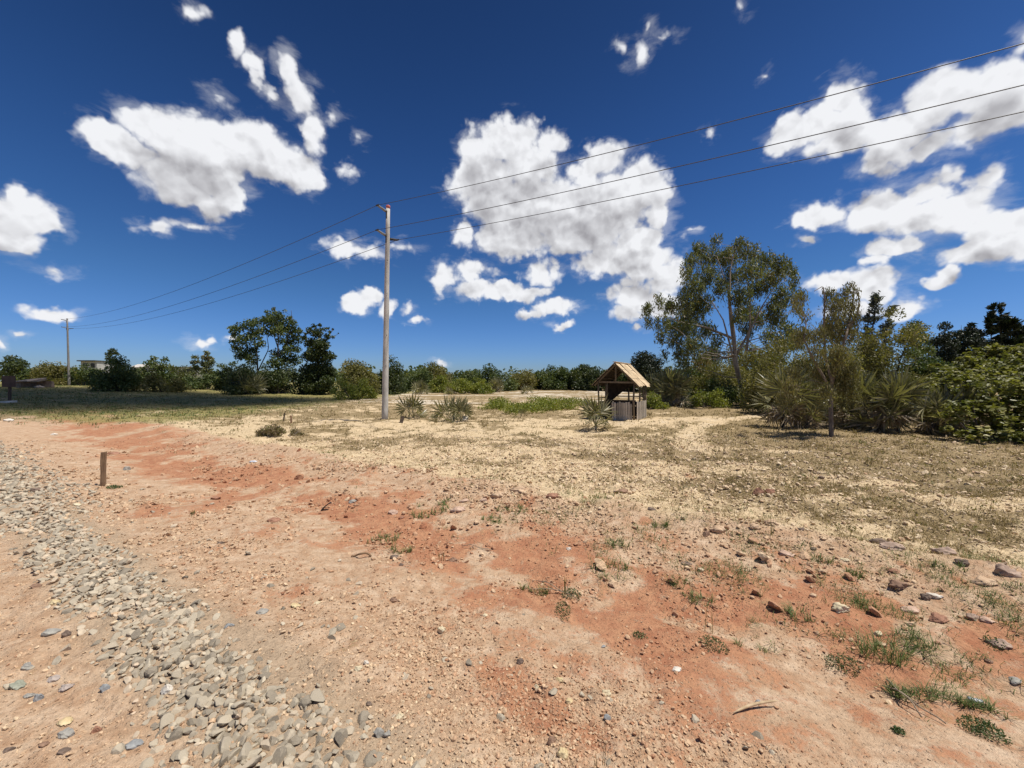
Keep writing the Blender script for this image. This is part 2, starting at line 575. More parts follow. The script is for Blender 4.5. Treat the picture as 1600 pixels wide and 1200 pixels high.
def zones(x, y):
    """soil types: red, pale sand, dry litter, gravel dust, white sand, green"""
    u, v = uv_(x, y)
    r = np.hypot(x, y)
    vw = v + .38 * fbm(x * .55, y * .55, 61, 3) + .22 * pn(x * 1.7, y * 1.7, 64) - .045 * np.maximum(u, 0) * sst(u, 3, 25)
    n = fbm(x * .8, y * .8, 66, 3)
    n2 = fbm(x * 2.4, y * 2.4, 69, 3)
    red = np.exp(-((vw - 3.1) / .85) ** 2) * (.14 + .86 * sst(n + .8 * n2 + .4 * pn(u * .9, v * 3.2, 99), -.42, .38)) + .22 * np.exp(-((vw - 2.9) / 1.4) ** 4)
    red = np.maximum(red, .85 * sst(u, 8, 14) * np.exp(-((vw - 3.4) / 1.3) ** 2) * sst(n, -.5, .1))
    red = np.maximum(red, .75 * np.exp(-((vw - 1.75) / .35) ** 2) * sst(n - .3 * n2, .05, .4))
    red = np.maximum(red, .7 * np.exp(-((vw - 4.3) / .35) ** 2) * sst(n2, .05, .4))
    red = np.maximum(red, .6 * (1 - sst(v, .1, .6)) * sst(n, .0, .4))
    # a few red patches further out at the right
    red = np.maximum(red, .55 * sst(n - .1, .25, .5) * sst(vw, 4.5, 6) * (1 - sst(r, 8, 14)))
    pale = sst(vw, 3.9, 5.4)
    lit = .8 * fbm(x * .42, y * .55, 71, 4) + .75 * fbm(x * 1.3, y * 1.9, 75, 3)
    right = sst(x - .35 * y, -1.5, 4.0)
    litter = sst(vw, 4.4, 6.5) * sst(lit + .15 + .18 * right + .45 * sst(x, 3.5, 7) * sst(y, 5.5, 8), -.05, .5)
    litter = np.maximum(litter, sst(y, 13.5, 18) * sst(lit, -.55, .1) * .95)
    litter = np.maximum(litter, .9 * sst(y, 28, 42))
    dp = seg_dist(x, y, PATH) + .22 * n2
    dy = seg_dist(x, y, YARD) + .3 * n2
    way = np.maximum(1 - sst(dp, .15, .62), 1 - sst(dy, .5, 1.5))
    litter = litter * (1 - .95 * way)
    grav = np.exp(-((v + .12 * n - .95) / .38) ** 2)
    st = fbm(x * .10, y * .45, 81, 3)
    white = sst(st, .03, .22) * sst(y, 24, 30) * (1 - sst(y, 62, 80)) * sst(x, -19, -12) * (1 - sst(x, 12, 22))
    white = np.maximum(white, .42 * way * sst(n2, -.6, .2))
    white = np.maximum(white, .40 * (1 - sst(v + .4 * n, 1.3, 2.3)) * sst(x + .5 * n, -2.0, .4))
    green = sst(-x, 9, 17) * sst(y + .4 * x, 6.5, 10) * (.45 + .55 * sst(lit, -.6, .1))
    cg = np.hypot((x - .7) / 3.2, (y - 24) / 4.6)
    green = np.maximum(green, 1 - sst(cg + .3 * n, .6, 1.05))
    return np.clip(red, 0, 1), np.clip(pale, 0, 1), np.clip(litter, 0, 1), np.clip(grav, 0, 1), np.clip(white, 0, 1), np.clip(green, 0, 1)


def soil_material():
    m, g, b = mat_new('soil')
    L = m.node_tree.links
    pos = g.n('ShaderNodeNewGeometry').outputs['Position']
    z1 = g.n('ShaderNodeSeparateColor'); L.new(g.n('ShaderNodeAttribute', attribute_name='zone').outputs['Color'], z1.inputs[0])
    z2 = g.n('ShaderNodeSeparateColor'); L.new(g.n('ShaderNodeAttribute', attribute_name='zone_more').outputs['Color'], z2.inputs[0])
    nA = g.noise(pos, 1.6, 6, .62)
    nB = g.noise(pos, 9.0, 6, .65)
    nC = g.noise(pos, 45.0, 5, .65)
    nD = g.noise(pos, 190.0, 3, .6)
    road = g.v('MULTIPLY', g.v('ADD', pos, (0, 0, 0)), (1, 1, 1))
    mp = g.n('ShaderNodeMapping'); mp.inputs['Rotation'].default_value = (0, 0, math.radians(31.7)); mp.inputs['Scale'].default_value = (.55, 5.0, 1)
    L.new(road, mp.inputs[0])
    nS = g.noise(mp.outputs[0], 1.6, 5, .62)                # streaks along the road

    def mask(s, amp=.75, lo=.28, hi=.72):
        e = g.m('MULTIPLY', g.m('SUBTRACT', g.m('ADD', g.m('ADD', g.m('MULTIPLY', nA, .35), g.m('MULTIPLY', nS, .22)), g.m('ADD', g.m('MULTIPLY', nB, .30), g.m('MULTIPLY', nC, .25))), .56), amp * 2)
        return g.ss(g.m('ADD', s, e), lo, hi)
    tan_ = g.mix(g.ss(nS, .3, .7), (.50, .345, .22), (.61, .455, .315))
    tan_ = g.mix(g.ss(nB, .35, .7), tan_, (.42, .26, .155))
    red = g.mix(g.ss(nB, .3, .7), (.33, .12, .058), (.49, .255, .14))
    pale = g.mix(g.ss(nB, .35, .72), (.66, .515, .325), (.44, .325, .19))
    litt = g.mix(g.ss(nC, .3, .7), (.175, .125, .062), (.33, .245, .13))
    grv = g.mix(g.ss(nB, .3, .7), (.47, .35, .235), (.37, .28, .19))
    wht = g.mix(g.ss(nB, .3, .7), (.70, .62, .50), (.58, .49, .37))
    grn = g.mix(g.ss(nB, .3, .7), (.20, .19, .055), (.30, .255, .10))
    col = tan_
    col = g.mix(mask(z1.outputs[1], .5), col, pale)
    col = g.mix(g.m('MULTIPLY', mask(z2.outputs[0], .5), .85), col, grv)
    col = g.mix(g.m('MULTIPLY', mask(z1.outputs[0], 1.7, .34, .74), .88), col, red)
    col = g.mix(g.m('MULTIPLY', mask(z1.outputs[2], 2.1, .36, .66), .9), col, litt)
    col = g.mix(g.m('MULTIPLY', mask(z2.outputs[1], .7), .9), col, wht)
    col = g.mix(g.m('MULTIPLY', mask(z2.outputs[2], .8), .85), col, grn)
    # crumbs and dust: small pale and dark specks
    sp = g.voro(pos, 62.0)
    spr = g.voro(pos, 62.0, out='Color')
    sc = g.n('ShaderNodeSeparateColor'); L.new(spr, sc.inputs[0])
    big = g.m('GREATER_THAN', sc.outputs[0], .72)
    blob = g.m('MULTIPLY', big, g.m('SUBTRACT', 1.0, g.ss(sp, .18, .36)))
    col = g.mix(g.m('MULTIPLY', blob, .5), col, g.mix(sc.outputs[1], (.62, .48, .32), (.26, .15, .09)))
    k = g.m('MULTIPLY', g.lin(nC, .25, .75, .80, 1.18), g.lin(nD, .2, .8, .86, 1.12))
    cc = g.n('ShaderNodeCombineXYZ')
    for i in range(3): L.new(k, cc.inputs[i])
    col = g.mix(1.0, col, cc.outputs[0], 'MULTIPLY')
    L.new(col, b.inputs['Base Color'])
    b.inputs['Roughness'].default_value = .95
    b.inputs['Specular IOR Level'].default_value = .12
    # fine relief
    h = g.m('ADD', g.m('MULTIPLY', nB, .030), g.m('ADD', g.m('MULTIPLY', nC, .016), g.m('MULTIPLY', nD, .0045)))
    h = g.m('ADD', h, g.m('MULTIPLY', blob, .007))
    bp = g.n('ShaderNodeBump'); bp.inputs['Strength'].default_value = 1.0; bp.inputs['Distance'].default_value = 1.0
    L.new(h, bp.inputs['Height'])
    L.new(bp.outputs[0], b.inputs['Normal'])
    return m


SOIL = soil_material()


def build_ground():
    # rings that widen with distance, fine over the ground in front
    rad = [.25]
    while rad[-1] < 2600:
        r = rad[-1]
        k = .05 if r < 1.3 else (.0060 if r < 6 else .0085 if r < 14 else (.012 if r < 60 else .05))
        rad.append(r * (1 + k))
    rad = np.array(rad)
    front = np.radians(np.arange(-61, 61, .205))
    back = np.radians(np.arange(61, 299, 3.0))
    ang = np.concatenate([front, back])
    R, A = np.meshgrid(rad, ang, indexing='ij')
    X = R * np.sin(A); Y = R * np.cos(A)
    Z = gz(X, Y)
    nr, na = R.shape
    v = np.stack([X, Y, Z], -1).reshape(-1, 3)
    i = np.arange(nr - 1)[:, None] * na; j = np.arange(na)[None]; j2 = (j + 1) % na
    q = np.stack([i + j, i + na + j, i + na + j2, i + j2], -1).reshape(-1, 4)[:, ::-1]
    v = np.vstack([v, [[0, 0, float(gz(0., 0.))]]])
    t = np.stack([np.arange(na), (np.arange(na) + 1) % na, np.full(na, len(v) - 1)], 1)[:, ::-1]
    me = mesh_np('ground', v, [q, t], SOIL, smooth=True)
    zs = zones(v[:, 0], v[:, 1])
    for nm, a in (('zone', zs[:3]), ('zone_more', zs[3:])):
        at = me.attributes.new(nm, 'FLOAT_COLOR', 'POINT')
        at.data.foreach_set('color', np.column_stack([*a, np.ones(len(v))]).astype(np.float32).ravel())
    tag(obj('ground', me), kind='structure')


build_ground()
# ------------------------------------------------------------------ cloud overhead that shades the land at the left
def ico(sub):
    bm = bmesh.new(); bmesh.ops.create_icosphere(bm, subdivisions=sub, radius=1.0)
    v = np.array([p.co[:] for p in bm.verts]); f = np.array([[p.index for p in q.verts] for q in bm.faces]); bm.free()
    return v, f


ICO1, ICO2, ICO3, ICO4 = ico(1), ico(2), ico(3), ico(4)
OCT = (np.array([(1, 0, 0), (-1, 0, 0), (0, 1, 0), (0, -1, 0), (0, 0, 1), (0, 0, -1)], float), np.array([(0, 2, 4), (2, 1, 4), (1, 3, 4), (3, 0, 4), (2, 0, 5), (1, 2, 5), (3, 1, 5), (0, 3, 5)]))


def build_cloud():
    H = 520.0
    off = SUN_DIR[:2] / SUN_DIR[2] * H
    m, g, b = mat_new('cloud_white')
    b.inputs['Base Color'].default_value = (.9, .9, .92, 1); b.inputs['Roughness'].default_value = 1
    rg = np.random.default_rng(3)
    V, F, n = [], [], 0
    foot = [(-34, 29, 11), (-56, 29, 12), (-74, 31, 13), (-23, 25, 7), (-29, 22.5, 6), (-40, 23.5, 8), (-48, 22.5, 8), (-28, 31, 8), (-19, 28, 6), (-92, 38, 14), (-44, 30, 11), (-17, 33, 5),
            (-66, 34, 11), (-21.5, 29.5, 6.5), (-110, 44, 14)]
    for cx, cy, r in foot:
        v, f = ICO3
        p = v * (1 + .16 * pn(v[:, 0] * 2.2 + cx, v[:, 1] * 2.2 + v[:, 2] * 2 + cy, 5))[:, None]
        p = p * (r, r, r * .7); p[:, 2] = np.maximum(p[:, 2], -r * .25)
        V.append(p + (cx + off[0], cy + off[1], H + r * .2)); F.append(f + n); n += len(v)
    tp = g.n('ShaderNodeBsdfTransparent'); mx = g.n('ShaderNodeMixShader'); mx.inputs[0].default_value = .5
    m.node_tree.links.new(b.outputs[0], mx.inputs[1]); m.node_tree.links.new(tp.outputs[0], mx.inputs[2])
    m.node_tree.links.new(mx.outputs[0], m.node_tree.nodes['Material Output'].inputs[0])
    tag(obj('cloud', mesh_np('cloud', np.vstack(V), [np.vstack(F)], m, smooth=True)), kind='structure')


build_cloud()

# ------------------------------------------------------------------ stones and soil crumbs
STONE_GREY = [(0.0, (.20, .172, .132)), (.3, (.33, .28, .21)), (.7, (.48, .415, .31)), (1.0, (.54, .42, .30))]
M_GRAVEL = tint_mat('gravel_stone', STONE_GREY, nscale=22, bump=.5, mottling=.22, dust=(.44, .36, .26))
M_CRUMB = tint_mat('soil_crumb', [(0, (.30, .12, .062)), (.3, (.42, .24, .14)), (.6, (.52, .365, .23)), (1, (.64, .51, .34))], nscale=60, bump=.5)


def facet(v, rg, cuts=7, lo=.5, hi=.85):
    """angular stone: a ball cut by planes"""
    p = v.copy()
    for _ in range(cuts):
        n = rg.normal(size=3); n /= np.linalg.norm(n)
        d = rg.uniform(lo, hi)
        k = np.maximum(0, p @ n - d)
        p -= k[:, None] * n
    return p


def stone_variants(n, base, seed, cuts=7, flat=(.35, .75), smooth=False, mat=None, rough=0.0, lo=.5, hi=.85):
    rg = np.random.default_rng(seed); out = []
    for k in range(n):
        p = facet(base[0], rg, cuts, lo, hi)
        if rough:
            p = p * (1 + rough * pn(p[:, 0] * 2.2 + k * 3, p[:, 1] * 2.2 + p[:, 2] * 2.1, 7) + .45 * rough * pn(p[:, 0] * 6 + k * 5 + p[:, 2] * 3, p[:, 1] * 6 - p[:, 2] * 4, 8))[:, None]
        p = p * (1, rg.uniform(.7, 1.0), rg.uniform(*flat))
        out.append(p / np.abs(p[:, 0]).max())
    return out


def scatter_pieces(name, base, variants, pos, size, tint, mat, sink=.25, tilt=.35, seed=0):
    """many small pieces joined into one mesh"""
    rg = np.random.default_rng(seed)
    n = len(pos); vs = np.stack(variants)[rg.integers(0, len(variants), n)]      # n,k,3
    a = rg.uniform(0, 2 * np.pi, n); ti = rg.normal(0, tilt, (n, 2))
    c, s = np.cos(a), np.sin(a)
    x = vs[:, :, 0] * c[:, None] - vs[:, :, 1] * s[:, None]
    y = vs[:, :, 0] * s[:, None] + vs[:, :, 1] * c[:, None]
    z = vs[:, :, 2] + x * ti[:, :1] + y * ti[:, 1:]
    hz = np.abs(vs[:, :, 2]).max(1)
    p = np.stack([x, y, z], -1) * size[:, None, None]
    p += pos[:, None, :]
    p[:, :, 2] += (size * hz * (1 - 2 * np.clip(rg.normal(sink, .12, n), .05, .6)))[:, None]
    k = vs.shape[1]
    f = (base[1][None] + (np.arange(n) * k)[:, None, None]).reshape(-1, 3)
    return mesh_np(name, p.reshape(-1, 3), [f], mat, False, np.repeat(tint, k))


def gravel_density(x, y):
    u, v = uv_(x, y)
    n = fbm(x * 1.1, y * 1.1, 91, 2)
    vv = v + .07 * n + .05 * pn(x * 3, y * 3, 95)
    d = .82 * sst(vv, .56, .80) * (1 - sst(vv, .98, 1.2)) * (.25 + .75 * sst(n + .5 * pn(x * 4, y * 4, 97), -.5, .2))
    d = np.maximum(d, .5 * sst(vv, .2, .7) * (1 - sst(vv, 1.2, 1.7)) * sst(u, 6, 9))
    d = np.maximum(d, .11 * (1 - sst(v, .1, .9)) * sst(pn(x * 1.6, y * 1.6, 93), .05, .5))
    d = np.maximum(d, .008 * np.exp(-((v - 1.5) / .5) ** 2))
    return d


dens_at = gravel_density


def build_gravel():
    rg = np.random.default_rng(21)
    N = 330000
    u = rg.uniform(-2.5, 17, N); v = rg.uniform(-1.6, 2.6, N)
    x = -.851 * u + .525 * v; y = .525 * u + .851 * v
    dens = gravel_density(x, y)
    r = np.hypot(x, y)
    inview = (y > .9) & (np.abs(x) < 1.5 * y + .6)
    keep = (rg.random(N) < dens * .8 * np.clip(3.6 / r, .25, 1.0)) & inview
    x, y, r = x[keep], y[keep], r[keep]
    size = np.clip(rg.lognormal(math.log(.0155), .46, len(x)), .006, .033) * (1 + .02 * np.clip(r - 3, 0, 6))
    # keep stones from sitting in each other: coarse grid thinning, the big ones first
    order = np.argsort(-size); taken = {}; ok = []
    for i in order:
        cx, cy = int(x[i] / .05), int(y[i] / .05); good = True
        for ax in (-1, 0, 1):
            for ay in (-1, 0, 1):
                for j in taken.get((cx + ax, cy + ay), ()):
                    if (x[i] - x[j]) ** 2 + (y[i] - y[j]) ** 2 < (.54 * (size[i] + size[j])) ** 2: good = False; break
        if good:
            taken.setdefault((cx, cy), []).append(i); ok.append(i)
    ok = np.array(ok); x, y, r, size = x[ok], y[ok], r[ok], size[ok]
    z = gz(x, y) + .008 * sst(dens_at(x, y), .4, .9) * rg.random(len(x))
    tint = np.clip(rg.normal(.52, .27, len(x)), 0, 1)
    show = size / np.maximum(r, 1)                              # apparent size
    vis = (np.abs(x / y) < 1.36) & (y > 1.55)
    big = np.argsort(-(show * vis))[:296]
    rest = np.setdiff1d(np.arange(len(x)), big)
    va = stone_variants(20, ICO2, 31, 7, (.5, .85), lo=.32, hi=.78)
    meshes = []
    for k, p in enumerate(va):
        for tn in (.3, .62):
            meshes.append(mesh_np('gravel_stone', p, [ICO2[1]], M_GRAVEL, False, np.full(len(p), tn + rg.uniform(-.22, .3))))
    for i in big:
        me = meshes[rg.integers(len(meshes))]
        o = obj('gravel_stone', me, None, (x[i], y[i], z[i] + size[i] * rg.uniform(-.12, .20)), (rg.normal(0, .3), rg.normal(0, .3), rg.uniform(0, 6.3)), size[i])
        tag(o, 'grey angular stone lying loose in the gravel band at the road edge', 'stone', 'grey gravel stones along the road edge')
    near = rest[r[rest] < 3.4]; far = rest[r[rest] >= 3.4]
    for nm, sel, base, vv in (('gravel', near, ICO2, va), ('gravel', far, ICO1, stone_variants(10, ICO1, 32, 4))):
        if len(sel):
            o = obj(nm, scatter_pieces(nm, base, vv, np.stack([x[sel], y[sel], z[sel]], 1), size[sel], tint[sel], M_GRAVEL, sink=.34, seed=5))
            tag(o, 'small grey gravel strewn along the road edge', kind='stuff')
    print('gravel', len(near), len(far))


build_gravel()


def build_crumbs():
    rg = np.random.default_rng(41)
    N = 330000
    # even in the picture: more per square metre close by
    d = 1.2 * (11 / 1.2) ** rg.random(N) ** .9
    a = rg.uniform(-.98, .98, N)
    x, y = d * np.tan(a) * .9, d
    u, v = uv_(x, y)
    n = sst(fbm(x * .9 + 7, y * .9, 31, 2), -.25, .3)
    dens = .08 - .06 * np.exp(-((v - 2.4) / .45) ** 2) + .9 * np.exp(-((v - 1.65) / .45) ** 2) * n + .55 * np.exp(-((v - 4.4) / .6) ** 2) * n + .45 * sst(v, 4.8, 6) + .25 * (1 - sst(v, .2, 1.2)) + .35 * np.exp(-((v - 3.1) / .8) ** 2) * (n > .6)
    k = rg.random(N) < dens * .62
    x, y, d = x[k], y[k], d[k]
    size = np.clip(rg.lognormal(math.log(.0046), .5, len(x)), .0022, .016) * np.clip(d / 2.4, .8, 2.6)
    zs = zones(x, y)
    tint = np.clip(.60 + .25 * zs[1] - .30 * zs[0] + rg.normal(0, .13, len(x)), 0, 1)
    pos = np.stack([x, y, gz(x, y)], 1)
    big = size / d > .0032
    ov = []
    for q in range(20):
        p = OCT[0] * rg.uniform(.6, 1.1, (6, 1)) + rg.normal(0, .22, (6, 3)); p[:, 2] *= rg.uniform(.55, .9); ov.append(p)
    for sel, base, vv in ((big, ICO1, stone_variants(16, ICO1, 43, 5, (.4, .8))), (~big, OCT, ov)):
        o = obj('soil_crumbs', scatter_pieces('soil_crumbs', base, vv, pos[sel], size[sel], tint[sel], M_CRUMB, sink=.25, seed=6))
        tag(o, 'crumbs of dry soil and grit strewn over the bare ground', kind='stuff')
    print('big crumbs', big.sum())
    print('crumbs', len(x))


build_crumbs()

def build_rubble():
    rg = np.random.default_rng(47)
    N = 6000
    u = rg.uniform(-9, 9, N); v = rg.normal(4.3, .75, N)
    x = -.851 * u + .525 * v; y = .525 * u + .851 * v
    k = (rg.random(N) < .22 * sst(fbm(x * 1.1, y * 1.1, 49, 2), -.15, .3)) & (y > 1.6) & (np.abs(x) < 1.5 * y)
    x, y = x[k], y[k]
    size = np.clip(rg.lognormal(math.log(.022), .5, len(x)), .010, .075)
    zs = zones(x, y)
    tint = np.clip(.58 - .35 * zs[0] + rg.normal(0, .16, len(x)), 0, 1)
    o = obj('rubble', scatter_pieces('rubble', ICO2, stone_variants(14, ICO2, 48, 6, (.45, .8), rough=.3, lo=.4, hi=.85), np.stack([x, y, gz(x, y)], 1), size, tint, M_CRUMB, sink=.3, seed=8))
    tag(o, 'lumps of hard earth and rubble along the spoil line', kind='stuff')
    print('rubble', len(x))


build_rubble()

ROCK_COL = {
    'grey': ((.25, .235, .21), (.38, .36, .31)), 'bluegrey': ((.21, .215, .215), (.35, .355, .345)), 'dark': ((.11, .08, .062), (.23, .165, .125)),
    'pink': ((.42, .28, .20), (.56, .40, .30)), 'tan': ((.43, .29, .18), (.58, .42, .28)), 'cream': ((.50, .41, .26), (.68, .59, .41)),
    'yellow': ((.50, .38, .20), (.64, .52, .31)), 'red': ((.24, .12, .075), (.37, .20, .13)), 'brown': ((.20, .12, .08), (.33, .21, .14)),
    'purple': ((.27, .19, .145), (.45, .33, .25)), 'white': ((.52, .46, .38), (.70, .65, .56)), 'green': ((.24, .25, .19), (.36, .36, .28)), 'mauve': ((.33, .275, .24), (.44, .37, .32)),
}
M_ROCK = {k: plain_mat('rock_' + k, a, b, 14, .9, .6, 45) for k, (a, b) in ROCK_COL.items()}

